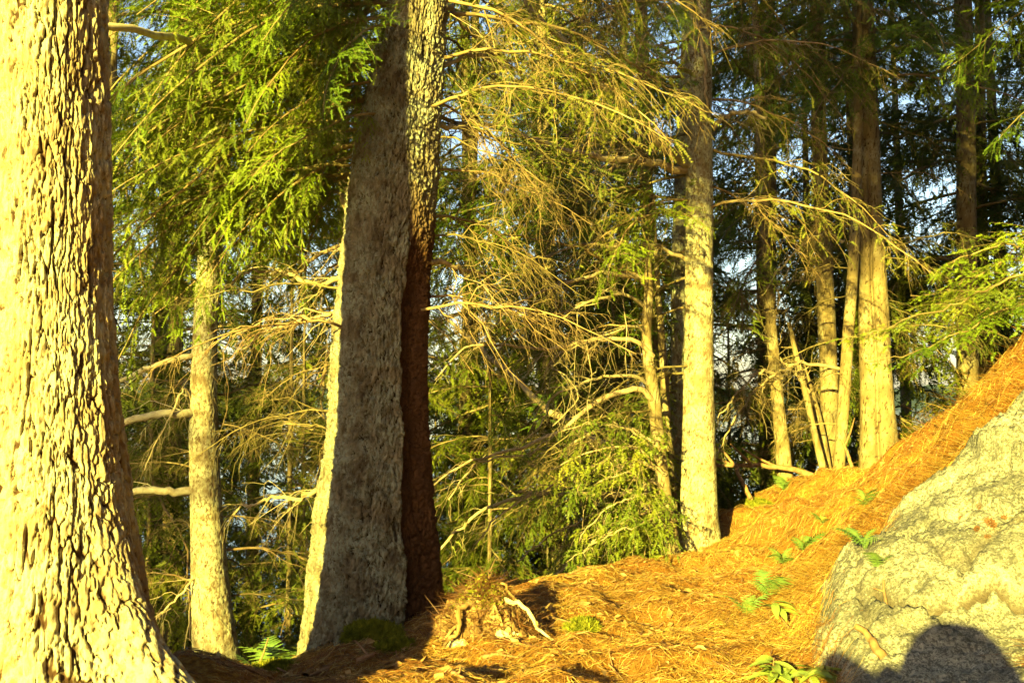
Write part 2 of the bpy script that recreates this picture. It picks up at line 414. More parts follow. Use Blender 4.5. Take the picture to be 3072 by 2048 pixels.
# ------------------------------------------------------------------ trunks
def trunk_mesh(name, axis, rad, mat_, cell=.035, celh=.12, depth=.006, nu=64, dz=.02, dense_top=3.5, butt=None, seed=1, lump=.05, groove=None, recess=None):
    """axis (n,3) and rad (n) from foot to top, local coordinates; bark relief is real geometry"""
    axis = np.asarray(axis, float); L = np.linalg.norm(axis[-1] - axis[0])
    n1 = max(8, int(min(dense_top, L) / dz))
    z = np.linspace(axis[0, 2], min(axis[-1, 2], axis[0, 2] + dense_top), n1)
    if axis[-1, 2] > z[-1] + .2: z = np.r_[z, np.linspace(z[-1], axis[-1, 2], max(6, int((axis[-1, 2] - z[-1]) / .3)))[1:]]
    fine = spline(np.c_[axis, rad], 240)
    fx = lambda k: np.interp(z, fine[:, 2], fine[:, k])
    cx, cy, cr = fx(0), fx(1), np.maximum(fx(3), .004)
    th = np.arange(nu) * 2 * math.pi / nu
    A, Zg = np.meshgrid(th, z, indexing='ij'); A, Zg = A.T, Zg.T
    r0 = cr[:, None]
    rm = float(np.median(rad)); nc = max(6, int(round(2 * math.pi * rm / cell)))
    wx = .8 * pn(np.cos(A) * 2.2, np.sin(A) * 2.2, Zg * 3 + seed) + .35 * pn(np.cos(A) * 6, np.sin(A) * 6, Zg * 11 + seed)
    u = A / (2 * math.pi) * nc + wx; v = Zg / celh + .5 * pn(np.cos(A) * 4 + 9, np.sin(A) * 4, Zg * 5)
    ca, sa = np.cos(A), np.sin(A)
    w2 = .9 * pn(ca * nc * .07, sa * nc * .07, Zg / celh * .5 + seed) + .5 * pn(ca * nc * .2, sa * nc * .2, Zg / celh * 1.3 + seed) + .22 * pn(ca * nc * .5, sa * nc * .5, Zg / celh * 4)
    uu = A / (2 * math.pi) * nc + w2
    f1, f2, ci = worley(uu, Zg / celh + 40 + .6 * pn(ca * nc * .3, sa * nc * .3, Zg / celh), nc, seed, True)
    wdt = .05 + .12 * pn(ca * nc * .15 + 5, sa * nc * .15, Zg / celh * .8)
    cr1 = sm(f2 - f1, .0, np.maximum(wdt, .015) + .07)
    nc2 = int(round(nc * 2.1)); u2 = A / (2 * math.pi) * nc2 + w2 * 1.8 + .6 * pn(ca * nc * .8, sa * nc * .8, Zg / celh * 5)
    g1, g2, cj = worley(u2, Zg / celh * 2.6 + 40 + w2, nc2, seed + 9, True); cr2 = sm(g2 - g1, .0, .16)
    nc3 = nc * 4; e1, e2, ck = worley(A / (2 * math.pi) * nc3 + w2 * 3, Zg / celh * 6 + w2 * 2, nc3, seed + 4, True)
    plate = .55 * ci[..., 0] + .38 * cj[..., 0] + .22 * ck[..., 0] + .35 * cj[..., 2] * (cj[..., 1] - .5)
    crack = np.clip(cr1 * (.75 + .25 * cr2) * (.55 + .45 * np.clip(plate * 1.6, 0, 1)) + .06 * fbm(ca * nc * .9, sa * nc * .9, Zg / celh * 6, 3), 0, 1)
    rough = fbm(np.cos(A) * rm * 45, np.sin(A) * rm * 45, Zg * 30, 3)
    r = r0 * (1 + lump * pn(np.cos(A) * 1.3 + seed, np.sin(A) * 1.3, Zg * 1.1) + .4 * lump * pn(np.cos(A) * 3, np.sin(A) * 3, Zg * 3 + seed))
    if butt:
        for (ang, wd, h, amt) in butt:
            d = np.angle(np.exp(1j * (A - ang)))
            r = r + amt * np.exp(-(d / wd) ** 2) * np.exp(-np.maximum(Zg - z[0], 0) / h)
    if groove:
        for (ang, wd, dep, ztop) in groove:
            d = np.angle(np.exp(1j * (A - ang - .15 * pn(0 * Zg, 0 * Zg + 2, Zg * 1.4))))
            r = r - dep * np.exp(-(d / wd) ** 2) * (1 - sm(Zg, ztop - .8, ztop))
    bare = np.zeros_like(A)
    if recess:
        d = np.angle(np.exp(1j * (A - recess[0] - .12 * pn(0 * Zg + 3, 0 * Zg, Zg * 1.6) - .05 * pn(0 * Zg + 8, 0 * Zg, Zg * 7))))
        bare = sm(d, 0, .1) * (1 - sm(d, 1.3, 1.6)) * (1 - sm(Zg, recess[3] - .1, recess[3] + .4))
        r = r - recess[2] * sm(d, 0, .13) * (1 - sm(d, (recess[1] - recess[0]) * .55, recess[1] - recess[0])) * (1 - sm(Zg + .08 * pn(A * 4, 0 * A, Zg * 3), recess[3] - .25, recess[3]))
    r = r + depth * (1.15 * cr1 * (.4 + .6 * cr2) - .7 + .85 * plate) + depth * .30 * rough + depth * .30 * fbm(ca * nc * .25, sa * nc * .25, Zg / celh, 3)
    V = np.stack([cx[:, None] + r * np.cos(A), cy[:, None] + r * np.sin(A), Zg], -1)
    nz = len(z)
    i, j = np.meshgrid(np.arange(nz - 1), np.arange(nu), indexing='ij')
    q = np.stack([i * nu + j, i * nu + (j + 1) % nu, (i + 1) * nu + (j + 1) % nu, (i + 1) * nu + j], -1).reshape(-1, 4)
    mb = MB(); mb.add(V, q)
    mb.add([[cx[-1], cy[-1], z[-1] + cr[-1] * .3]], np.zeros((0, 3), int))
    top = np.array([[(nz - 1) * nu + k, (nz - 1) * nu + (k + 1) % nu, nz * nu] for k in range(nu)])
    mb.f.append((top, 0))
    return mb.mesh(name, [mat_], True, {'crack': np.r_[crack.ravel(), [.5]], 'bare': np.r_[bare.ravel(), [0]]})


class Tree:
    """a tree whose stem follows measured points (X, Y, width) of the photograph at one distance, from its foot up"""
    def __init__(s, name, label, pts, dep, m, top=9.0, cat='tree', group=None, foot=None, rtop=.35, leanback=0, **kw):
        P = np.array([at(X, Y, dep + leanback * i) for i, (X, Y, W) in enumerate(pts)])
        R = np.array([W * K / FPX * dep / 2 for X, Y, W in pts])
        s.build(name, label, P, R, m, top, cat, group, foot, rtop, **kw)
    def build(s, name, label, P, R, m, top, cat, group, foot, rtop, **kw):
        zg = h1(P[0, 0], P[0, 1]) if foot is None else foot
        if P[0, 2] > zg - .1:
            d = (P[1] - P[0]) / max(.05, P[1, 2] - P[0, 2]); q = P[0] + d * (zg - .15 - P[0, 2])
            P = np.r_[[q], P]; R = np.r_[R[0] * 1.04, R]
        s.base = np.array([P[0, 0], P[0, 1], P[0, 2] + .15])
        if top and P[-1, 2] < top:
            d = (P[-1] - P[max(0, len(P) - 3)]) / max(.1, P[-1, 2] - P[max(0, len(P) - 3), 2]); d[:2] *= .6
            n = 4
            for i in range(1, n + 1):
                P = np.r_[P, [P[-1] + d * (top - P[-1, 2]) / (n - i + 1)]]
                R = np.r_[R, R[-1] * (1 - (1 - rtop ** (1 / n)))]
        s.P, s.R = P, R
        s.root = tag(empty(name, tuple(s.base)), label, cat, group)
        s.trunk = link('trunk', trunk_mesh('trunk', P - s.base, R, m, **kw), s.root)
    def at(s, z):
        f = lambda k: np.interp(z, s.P[:, 2], s.P[:, k])
        return np.array([f(0), f(1), z]), float(np.interp(z, s.P[:, 2], s.R))


# ------------------------------------------------------------------ branches
def grow(mb, main, r0, r1, rng, nsec=30, sec=(.18, .55), ang=(.7, 1.15), ter_sp=.032, ter=(.05, .14), leaf=1.0, nl=.011, nw=.0036, nsp=.0055,
         droop=.25, start=.12, wr=.0035, wmat=0, lmat=1, terdroop=.3, flat=.35, leaf_from=0.0, sides=5, wig=.02, sec_env=None, ter_wood=True, tang=(.55, .6), fuzz=.5):
    """limb along the polyline main with side twigs, their twiglets and (leaf share) needles set on those"""
    n = len(main); tt = np.linspace(0, 1, n)
    tubes(mb, main, r0 + (r1 - r0) * tt ** .8, sides, wmat)
    L = np.linalg.norm(np.diff(main, axis=0), axis=1).sum()
    t = np.sort(start + (1 - start) * rng.rand(nsec)); side = np.where(rng.rand(nsec) < .5, 1, -1); side[::2] = 1; side[1::2] = -1
    P0 = interp(main, t); T = norm(interp(main, np.minimum(t + .03, 1)) - interp(main, np.maximum(t - .03, 0)))
    lat = norm(np.cross(T, np.array([0, 0, 1.0])) + 1e-6)
    upv = np.cross(lat, T)
    a = ang[0] + (ang[1] - ang[0]) * rng.rand(nsec)
    env = (1 - t) ** .65 * .85 + .15 if sec_env is None else sec_env(t)
    l2 = (sec[0] + (sec[1] - sec[0]) * rng.rand(nsec)) * env
    D = norm(T * np.cos(a)[:, None] + lat * (side * np.sin(a))[:, None] + upv * (rng.normal(0, flat, nsec))[:, None])
    n2 = 7; s2 = np.linspace(0, 1, n2)
    S = P0[:, None] + D[:, None] * (l2[:, None] * s2)[..., None]
    S[:, :, 2] -= (droop * l2 * (.4 + rng.rand(nsec)))[:, None] * s2 ** 2
    S += T[:, None] * (l2[:, None] * .25 * s2 ** 2)[..., None]
    S[:, 1:] += np.cumsum(rng.normal(0, wig, (nsec, n2 - 1, 3)), 1) * l2[:, None, None] * .6
    tubes(mb, S, (wr * np.clip(l2 / .3, .5, 1.6))[:, None] * (1 - .75 * s2), 3, wmat)
    m = np.maximum(2, (l2 / ter_sp).astype(int)); own = np.repeat(np.arange(nsec), m); kt = len(own)
    u = .08 + .92 * rng.rand(kt)
    f = u * (n2 - 1.001); i = f.astype(int); f = (f - i)[:, None]
    Q0 = S[own, i] * (1 - f) + S[own, i + 1] * f; T2 = norm(S[own, i + 1] - S[own, i])
    lat2 = norm(np.cross(T2, upv[own])); sd = np.where(rng.rand(kt) < .5, 1, -1); a2 = tang[0] + tang[1] * rng.rand(kt)
    D2 = norm(T2 * np.cos(a2)[:, None] + lat2 * (sd * np.sin(a2))[:, None] + rng.normal(0, flat * .6, (kt, 3)))
    l3 = (ter[0] + (ter[1] - ter[0]) * rng.rand(kt)) * (1 - .55 * u)
    n3 = 4; s3 = np.linspace(0, 1, n3)
    Q = Q0[:, None] + D2[:, None] * (l3[:, None] * s3)[..., None]
    Q[:, :, 2] -= (terdroop * l3)[:, None] * s3 ** 2
    Q[:, 1:] += np.cumsum(rng.normal(0, wig, (kt, n3 - 1, 3)), 1) * l3[:, None, None] * .8
    if ter_wood: tubes(mb, Q, np.full(kt, wr * .42)[:, None] * (1 - .6 * s3), 3, wmat)
    if leaf > 0:
        tip = t[own] * .5 + u * .5
        clump = pn(Q0[:, 0] * 4 / max(L, .6) + 3, Q0[:, 1] * 4, Q0[:, 2] * 4) * .5 + .5
        keep = np.nonzero((clump < leaf + .25 * (leaf >= 1)) & (tip >= leaf_from))[0]
        if len(keep):
            Qk = Q[keep]; nn = max(3, int(np.mean(l3) / nsp)); p = (np.arange(nn) + .5) / nn
            f = p * (n3 - 1.001); i = f.astype(int); f = f - i
            B = Qk[:, i] * (1 - f)[None, :, None] + Qk[:, i + 1] * f[None, :, None]
            Tn = norm(Qk[:, i + 1] - Qk[:, i]); sc = 1 - .45 * p
            up = norm(upv[own][keep][:, None] + rng.normal(0, fuzz, (len(keep), 1, 3)) + rng.normal(0, fuzz * .4, (len(keep), nn, 3)))
            La = norm(np.cross(Tn, up))
            for sgn in (1, -1):
                dirn = norm(La * sgn + Tn * .55 + rng.normal(0, .22, B.shape))
                ln = nl * sc[None, :, None] * (.75 + .5 * rng.rand(*B.shape[:2], 1))
                hw = Tn * nw * .5
                V = np.stack([B - hw, B + hw, B + dirn * ln + hw * .3], 2)
                k = B.shape[0] * B.shape[1]
                mb.add(V, np.arange(3 * k).reshape(k, 3), lmat)


def main_curve(rng, L, droop, rise, n=14, wig=.03):
    t = np.linspace(0, 1, n)
    y = np.cumsum(rng.normal(0, wig, n)) * L * .35; z = rise * L * t - droop * L * t ** 2
    return np.stack([L * t * (1 - .12 * droop * t), y - y[0], z + np.cumsum(rng.normal(0, wig * .5, n)) * L * .25 * (t > 0)], -1)


def proto(kind, i):
    rng = np.random.RandomState(100 + 17 * i + sum(map(ord, kind))); mb = MB()
    if kind == 'green':
        grow(mb, main_curve(rng, 1.5, .30 + .25 * rng.rand(), .12), .013, .003, rng, nsec=46, sec=(.20, .62), ter_sp=.022, ter=(.06, .17), tang=(.35, .5), fuzz=.32, leaf=1.3, nl=.012, nw=.006, nsp=.0058, droop=.35, wr=.0022, ter_wood=False)
        ms = [M_WOOD, M_NEED]
    elif kind == 'yellow':
        grow(mb, main_curve(rng, 1.4, .35 + .2 * rng.rand(), .1), .011, .003, rng, nsec=40, sec=(.18, .5), ter_sp=.022, ter=(.06, .17), tang=(.35, .5), fuzz=.35, leaf=1.0, nl=.0125, nw=.0065, nsp=.006, droop=.4, wr=.0024, ter_wood=False)
        ms = [M_WOOD, M_NEED3]
    elif kind == 'far':
        grow(mb, main_curve(rng, 1.8, .35 + .3 * rng.rand(), .1), .016, .004, rng, nsec=44, sec=(.25, .75), ter_sp=.040, ter=(.10, .26), tang=(.35, .5), fuzz=.4, leaf=1.3, nl=.024, nw=.014, wr=.003,
             nsp=.0125, droop=.4, ter_wood=False)
        ms = [M_WOOD, M_NEED2]
    elif kind == 'dead':
        grow(mb, main_curve(rng, 1.5, .25 + .35 * rng.rand(), .16, wig=.05), .012, .003, rng, nsec=30, sec=(.18, .62), ter_sp=.06, ter=(.06, .24), leaf=0, droop=.6,
             terdroop=.7, wig=.09, flat=.5, wr=.0034)
        ms = [M_WOOD, M_NEED2]
    else:
        grow(mb, main_curve(rng, 1.6, .35 + .3 * rng.rand(), .12, wig=.045), .013, .003, rng, nsec=36, sec=(.2, .62), ter_sp=.042, ter=(.06, .18), leaf=.55, droop=.5, nl=.016, nw=.008, nsp=.0075,
             terdroop=.5, wig=.06, flat=.45, leaf_from=.25)
        ms = [M_WOOD, M_NEED2]
    return mb.mesh('bough' if kind not in ('dead',) else 'dead_branch', ms, True)


PROTO = {k: [proto(k, i) for i in range(n)] for k, n in (('green', 5), ('yellow', 3), ('far', 5), ('dead', 5), ('sparse', 5))}


def boughs(tree, kind, n, z, az, ln, seed, tilt=(-.25, .15), taper=None):
    """n copies of the boughs of one kind round the stem between heights z, pointing within az (degrees from +X)"""
    rng = np.random.RandomState(seed)
    for i in range(n):
        zz = z[0] + (z[1] - z[0]) * (i + rng.rand()) / n
        p, r = tree.at(zz)
        a = math.radians(az[0] + (az[1] - az[0]) * ((i * .618034 + .25 * rng.rand()) % 1))
        L = ln[0] + (ln[1] - ln[0]) * rng.rand()
        if taper: L *= taper(zz)
        me = PROTO[kind][rng.randint(len(PROTO[kind]))]
        o = link('dead_branch' if kind == 'dead' else 'bough', me, tree.root)
        pos = p + .6 * r * np.array([math.cos(a), math.sin(a), 0]) - tree.base
        s = L / 1.5
        o.matrix_local = (Matrix.Translation(pos) @ Matrix.Rotation(a, 4, 'Z') @ Matrix.Rotation(-(tilt[0] + (tilt[1] - tilt[0]) * rng.rand()), 4, 'Y')
                          @ Matrix.Rotation(rng.normal(0, .4), 4, 'X') @ Matrix.Diagonal((s, s * (1 if rng.rand() < .5 else -1), s, 1)))


def limb(tree, pts, r0, r1, seed, name='limb', mats=None, n=26, wig0=.012, **kw):
    """one particular limb along measured points (X, Y, distance)"""
    rng = np.random.RandomState(seed)
    P = spline(np.array([at(*p) for p in pts]), n); q_ = np.cumsum(rng.normal(0, wig0, (n, 3)), 0); P = P + (q_ - np.linspace(0, 1, n)[:, None] * q_[-1]) + rng.normal(0, .004, (n, 3)) * (np.arange(n) > 0)[:, None]
    mb = MB(); d = dict(nsec=18, sec=(.15, .45), ter_sp=.07, ter=(.06, .2), leaf=0, droop=.5, terdroop=.6, wig=.08, flat=.5, sides=8)
    d.update(kw)
    grow(mb, P - tree.base, r0, r1, rng, **d)
    return link(name, mb.mesh(name, mats or [M_LIMB, M_NEED2]), tree.root)


# ---- the big trees in front
T1 = Tree('pine_tree', 'thick pine with deeply furrowed sunlit bark, nearest tree, filling the left edge', [(112, 1568, 520), (112, 1480, 455), (112, 1400, 415), (112, 1300, 378), (112, 1200, 345), (112, 1050, 312), (110, 900, 288), (108, 700, 264), (108, 400, 254), (108, 0, 244)],
          3.0, M_PINE, top=11, cell=.030, celh=.22, depth=.014, nu=480, dz=.005, dense_top=2.75,
          butt=[(-.35, .26, .20, .42), (-1.5, .5, .12, .12), (2.6, .5, .16, .15), (-2.6, .4, .12, .12)], seed=3, lump=.03)
A = Tree('old_hemlock', 'big grey hemlock with a broad shadow band down its flared trunk, left of centre',
         [(862, 1440, 286), (862, 1300, 276), (862, 1150, 250), (868, 1000, 222), (872, 800, 206), (888, 600, 192), (905, 400, 186), (930, 200, 160), (960, 0, 118)],
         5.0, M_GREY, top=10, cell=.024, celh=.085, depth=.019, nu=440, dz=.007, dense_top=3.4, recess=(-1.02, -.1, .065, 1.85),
         butt=[(3.0, .4, .25, .06), (-.2, .4, .2, .07), (-1.4, .35, .15, .05)], seed=11, lump=.05)
Cc = Tree('spruce_tree', 'straight lichen-spotted spruce trunk in full sun beside the path',
          [(1606, 1272, 86), (1605, 1200, 80), (1604, 1000, 72), (1605, 800, 66), (1606, 600, 63), (1606, 400, 60), (1604, 200, 60), (1604, 0, 56)],
          7.5, M_SPRUCE, top=11, cell=.018, celh=.03, depth=.004, nu=110, dz=.014, dense_top=5, butt=[(.1, .4, .2, .09), (3.3, .4, .2, .08), (-1.5, .35, .2, .07)], seed=21, lump=.07)
T2 = Tree('slim_spruce', 'slim sunlit trunk with three stub limbs, standing down the bank between pine and hemlock',
          [(500, 1530, 108), (492, 1450, 96), (478, 1250, 74), (468, 1000, 62), (470, 800, 54), (482, 550, 46), (498, 300, 42), (530, 40, 38)],
          7.5, M_SPRUCE, top=9, cell=.020, celh=.05, depth=.005, nu=110, dz=.014, dense_top=6, seed=31, lump=.06)

# ---- stems round the bright spruce
T5 = Tree('grey_spruce', 'grey-brown trunk tucked right behind the sunlit spruce, touching its left side',
          [(1560, 1250, 44), (1560, 900, 36), (1560, 600, 34), (1572, 300, 34), (1585, 0, 30)], 8.2, M_GREY, top=9, cell=.02, celh=.05, depth=.004, nu=70, dz=.02, dense_top=6, seed=41)
T6 = Tree('dead_sapling', 'crooked dead sapling with bare arching side branches, in front of thin brown trunks',
          [(1545, 1255, 34), (1522, 1100, 30), (1500, 900, 28), (1485, 780, 22), (1490, 660, 20), (1488, 590, 12)], 7.25, M_BROWN, top=0, cell=.02, celh=.05, depth=.002, nu=24, dz=.03, seed=43)
T6b = Tree('dead_sapling', 'thin dead stem between the crooked sapling and the grey-brown trunk',
           [(1552, 1250, 26), (1535, 1050, 22), (1525, 850, 18), (1510, 650, 12)], 7.9, M_BROWN, top=2.6, cell=.02, celh=.05, depth=.002, nu=20, dz=.04, seed=44)
T7 = Tree('brown_hemlock', 'slender hemlock trunk left of the sunlit spruce, catching sun near the top of view',
          [(1525, 1235, 46), (1515, 1000, 40), (1500, 800, 34), (1490, 560, 30), (1480, 300, 28), (1474, 0, 24)], 9.3, M_BROWN, top=10, cell=.025, celh=.06, depth=.004, nu=48, dz=.03, dense_top=7, seed=45)

# ---- stand at the top of the path
D = Tree('cedar_tree', 'broad smooth trunk with a dark seam at the top of the path beside the slope',
         [(2022, 1095, 92), (2014, 900, 72), (2006, 700, 64), (1998, 500, 56), (1992, 300, 52), (1980, 0, 48)], 10.0, M_BROWN, top=12, cell=.02, celh=.12, depth=.004, nu=90, dz=.02, dense_top=6,
         seed=51, groove=[(-1.9, .12, .05, 3.5)], butt=[(0, .5, .2, .05), (3.1, .5, .2, .05)])
D2 = Tree('bent_sapling', 'thin bent stem leaning against the broad seamed trunk',
          [(1925, 1105, 26), (1936, 950, 26), (1946, 800, 25), (1960, 600, 24), (1968, 400, 22), (1972, 200, 18)], 9.8, M_BROWN, top=5.5, cell=.02, celh=.08, depth=.002, nu=28, dz=.03, seed=53)
T9 = Tree('cedar_tree', 'straight mid-sized trunk with no seam, left of the bent thin stem',
          [(1908, 1104, 46), (1905, 900, 40), (1897, 700, 38), (1888, 500, 36), (1880, 250, 32), (1876, 0, 30)], 10.8, M_BROWN, top=11, cell=.02, celh=.1, depth=.004, nu=56, dz=.03, dense_top=7, seed=55)
T10 = Tree('slim_cedar', 'slim trunk leaning left where the path meets the drop, lit along its left side',
           [(1806, 1112, 36), (1797, 1020, 32), (1784, 900, 27), (1772, 760, 24), (1760, 600, 22), (1750, 400, 20)], 9.8, M_BROWN, top=8, cell=.02, celh=.08, depth=.003, nu=36, dz=.03, dense_top=6, seed=57)
T10b = Tree('dark_hemlock', 'dark unlit trunk behind the slim leaning one', [(1768, 1120, 34), (1766, 900, 32), (1768, 600, 28), (1770, 200, 24)], 13.0, M_BROWN, top=10, nu=32, dz=.05, dense_top=7, seed=59)
T11 = Tree('dead_sapling', 'pale leaning dead pole among brush left of the mid-sized trunk', [(1898, 1104, 18), (1872, 1000, 16), (1850, 900, 14), (1830, 820, 12), (1812, 740, 9)], 10.0, M_BROWN, top=0, nu=20, dz=.04, depth=.001, seed=61)
T11b = Tree('dead_sapling', 'second pale dead pole, thinner, crossing behind the leaning one', [(1905, 1100, 20), (1880, 960, 17), (1850, 860, 15), (1818, 760, 11)], 10.5, M_BROWN, top=0, nu=16, dz=.05, depth=.001, seed=63)
T12 = Tree('tall_hemlock', 'dark trunk rising behind the needle slope near the right edge', [(2222, 900, 46), (2222, 700, 44), (2220, 500, 42), (2218, 250, 40), (2212, 0, 36)], 12.5, M_BROWN, top=12, nu=48, dz=.04, dense_top=8, seed=65)
T12b = Tree('thin_hemlock', 'thinner dark trunk just right of the one behind the needle slope', [(2262, 880, 28), (2258, 600, 24), (2252, 300, 22), (2250, 0, 20)], 13.5, M_BROWN, top=10, nu=32, dz=.05, dense_top=8, seed=67)
T14 = Tree('brown_hemlock', 'shaded brown trunk seen between the pine and the slim sunlit trunk', [(396, 1200, 40), (398, 1000, 36), (402, 800, 32), (410, 400, 28)], 10.5, M_BROWN, top=8, foot=-2.0, nu=40, dz=.04, dense_top=6, seed=69)
T15 = Tree('dark_hemlock', 'dark trunk in the hollow behind the bright drooping branches', [(1416, 1290, 34), (1418, 1150, 32), (1424, 850, 28), (1430, 400, 22)], 11.5, M_BROWN, top=9, foot=-1.6, nu=32, dz=.05, dense_top=7, seed=71)
T16 = Tree('dark_hemlock', 'dark trunk in the hollow close to the right side of the big grey hemlock', [(1062, 1300, 34), (1064, 1150, 32), (1075, 700, 24), (1090, 200, 18)], 12.5, M_BROWN, top=9, foot=-1.9, nu=32, dz=.05, dense_top=7, seed=73)
for n_, (tr, lab) in enumerate(()): pass

# ---- special limbs
for Y0, X1, Y1, r in ((945, 255, 978, .032), (1125, 262, 1130, .032), (815, 245, 888, .022)):
    limb(T2, [(462, Y0 - 2, 7.5), (428, Y0 + 2, 7.42), (350, Y0 + (Y1 - Y0) * .35, 7.3), (X1, Y1, 7.2), (X1 - 120, Y1 + 30, 7.1)], r, r * .6, int(Y0), mats=[M_PALE, M_NEED], nsec=4, wr=.004, wig0=.003)
limb(T2, [(515, 165, 7.5), (470, 125, 5.0), (400, 92, 4.5), (330, 72, 4.2), (225, 58, 4.0), (150, 55, 3.9)], .026, .015, 5, mats=[M_PALE, M_NEED], nsec=8, wr=.003, sec=(.12, .3), wig0=.006)
limb(T2, [(470, 1020, 7.5), (420, 900, 7.4), (395, 960, 7.3), (330, 1080, 7.2)], .012, .004, 6, wig0=.005)
limb(T2, [(470, 1290, 7.5), (400, 1380, 7.3), (330, 1440, 7.2)], .012, .004, 7, wig0=.004)
limb(Cc, [(1590, 385, 7.5), (1560, 360, 7.4), (1450, 262, 7.2), (1330, 150, 7.0), (1255, 60, 6.9), (1190, -40, 6.8)], .034, .02, 11, nsec=26, sec=(.25, .7))
limb(Cc, [(1590, 390, 7.5), (1500, 370, 7.4), (1380, 350, 7.3), (1240, 315, 7.1), (1120, 285, 7.0), (1000, 265, 6.9)], .032, .012, 12, nsec=46, sec=(.25, .7))
limb(Cc, [(1590, 600, 7.5), (1520, 578, 7.4), (1440, 560, 7.3), (1300, 575, 7.2), (1180, 610, 7.1)], .018, .006, 13, nsec=36, sec=(.2, .6))
limb(Cc, [(1575, 0, 7.5), (1612, 120, 7.30), (1622, 200, 7.32), (1628, 245, 7.36)], .022, .008, 14, nsec=4)
limb(Cc, [(1640, 290, 7.5), (1700, 260, 7.5), (1760, 270, 7.4)], .024, .01, 15, nsec=12)
for j, (Y0, X1, Y1, r) in enumerate(((640, 1180, 700, .026), (690, 1180, 760, .018), (800, 1060, 800, .024), (905, 1010, 1090, .03), (1000, 1090, 1080, .016), (870, 1250, 960, .018), (1060, 1150, 1180, .018), (755, 1330, 905, .014))):
    limb(T6, [(1486 + (Y0 - 640) * .07, Y0 + 20, 7.25), (1462, Y0 - 8, 7.15), (1380, Y0 - 18 + (Y1 - Y0) * .15, 7.0), (1260, Y0 + (Y1 - Y0) * .5, 6.8), (X1, Y1, 6.65), (X1 - 60, Y1 + 70, 6.6)],
         r * .8, .004, 80 + j, nsec=20, sec=(.2, .6), ter_sp=.09, leaf=.35 if j in (2, 3, 5) else 0, leaf_from=.3, mats=[M_LIMB, M_NEED3], nl=.013, nw=.006, wig0=.007)
for j, p in enumerate(([(1530, 1120, 7.2), (1450, 1080, 6.95), (1360, 1110, 6.8), (1270, 1170, 6.7)], [(1535, 1150, 7.2), (1470, 1140, 6.9), (1400, 1170, 6.75), (1330, 1240, 6.65)], [(1525, 1090, 7.2), (1440, 1030, 6.9), (1340, 1040, 6.75), (1240, 1100, 6.65)],
                       [(1540, 1190, 7.2), (1480, 1190, 6.95), (1430, 1220, 6.8)], [(1530, 1060, 7.2), (1430, 985, 6.9), (1300, 1000, 6.7), (1200, 1050, 6.6)], [(1535, 1170, 7.2), (1440, 1200, 6.8), (1300, 1290, 6.6)])):
    limb(T6, p, .011, .003, 160 + j, name='bough', mats=[M_LIMB, M_NEED3], nsec=34, sec=(.15, .45), ter_sp=.022, ter=(.05, .13), tang=(.35, .6), fuzz=.5, leaf=.95, nl=.015, nw=.009, nsp=.007, wr=.002, ter_wood=False, droop=.5, wig0=.008)
for j, (pts, r) in enumerate((([(1500, 1130, 7.6), (1450, 1080, 7.7), (1380, 1020, 7.9), (1270, 950, 8.2), (1180, 870, 8.6), (1090, 790, 9.0), (1030, 735, 9.3)], .04),
                              ([(1500, 1100, 7.4), (1400, 1130, 7.2), (1200, 1140, 7.0), (1060, 1220, 6.9), (985, 1275, 6.85)], .02),
                              ([(1545, 1200, 7.5), (1480, 1170, 7.2), (1380, 1230, 7.0), (1250, 1330, 6.8)], .016),
                              ([(1560, 1120, 7.9), (1450, 1180, 7.5), (1330, 1190, 7.2), (1190, 1290, 7.0)], .014))):
    limb(T7 if j == 0 else T5, pts, r, r * .4, 95 + j, nsec=10 if j == 0 else 26, sec=(.2, .6), leaf=.35 if j else 0, leaf_from=.2, mats=[M_LIMB, M_NEED3], nl=.014, nw=.007)
for j, (p) in enumerate(([(1935, 560, 10.0), (1900, 535, 9.9), (1850, 550, 9.8), (1800, 600, 9.7), (1750, 680, 9.6)], [(1930, 850, 9.8), (1850, 830, 9.7), (1780, 860, 9.6), (1690, 960, 9.5), (1640, 1060, 9.4)],
                         [(1790, 870, 9.7), (1740, 850, 9.5), (1690, 890, 9.4), (1650, 960, 9.3)], [(1860, 900, 10), (1820, 860, 9.9), (1760, 780, 9.8), (1690, 750, 9.7)])):
    limb((D2, D2, T10, T11)[j], p, .018, .005, 110 + j, nsec=22, sec=(.2, .6))
for j, (X0, Y0, X1, Y1) in enumerate(((1000, 600, 1130, 640), (1010, 290, 1120, 320), (1000, 130, 1180, 130), (1010, 40, 1140, 130))):
    limb(A, [(X0 - 40, Y0 - 5, 4.95), (X0, Y0, 5.05), ((X0 + X1) / 2, (Y0 + Y1) / 2 - 8, 5.4), (X1, Y1, 5.7), (X1 + 50, Y1 + 30, 5.9)], .016, .004, 120 + j, nsec=22, sec=(.15, .5))
for j, (X0, Y0, X1, Y1) in enumerate(((815, 540, 640, 600), (800, 670, 560, 665), (780, 730, 620, 770), (735, 1135, 600, 1150), (800, 480, 690, 430))):
    limb(A, [(X0 + 50, Y0, 4.9), (X0, Y0 - 4, 5.0), ((X0 + X1) / 2, (Y0 + Y1) / 2 - 10, 5.3), (X1, Y1, 5.6), (X1 - 60, Y1 + 30, 5.8)], .016, .005, 130 + j, nsec=22, sec=(.15, .45))

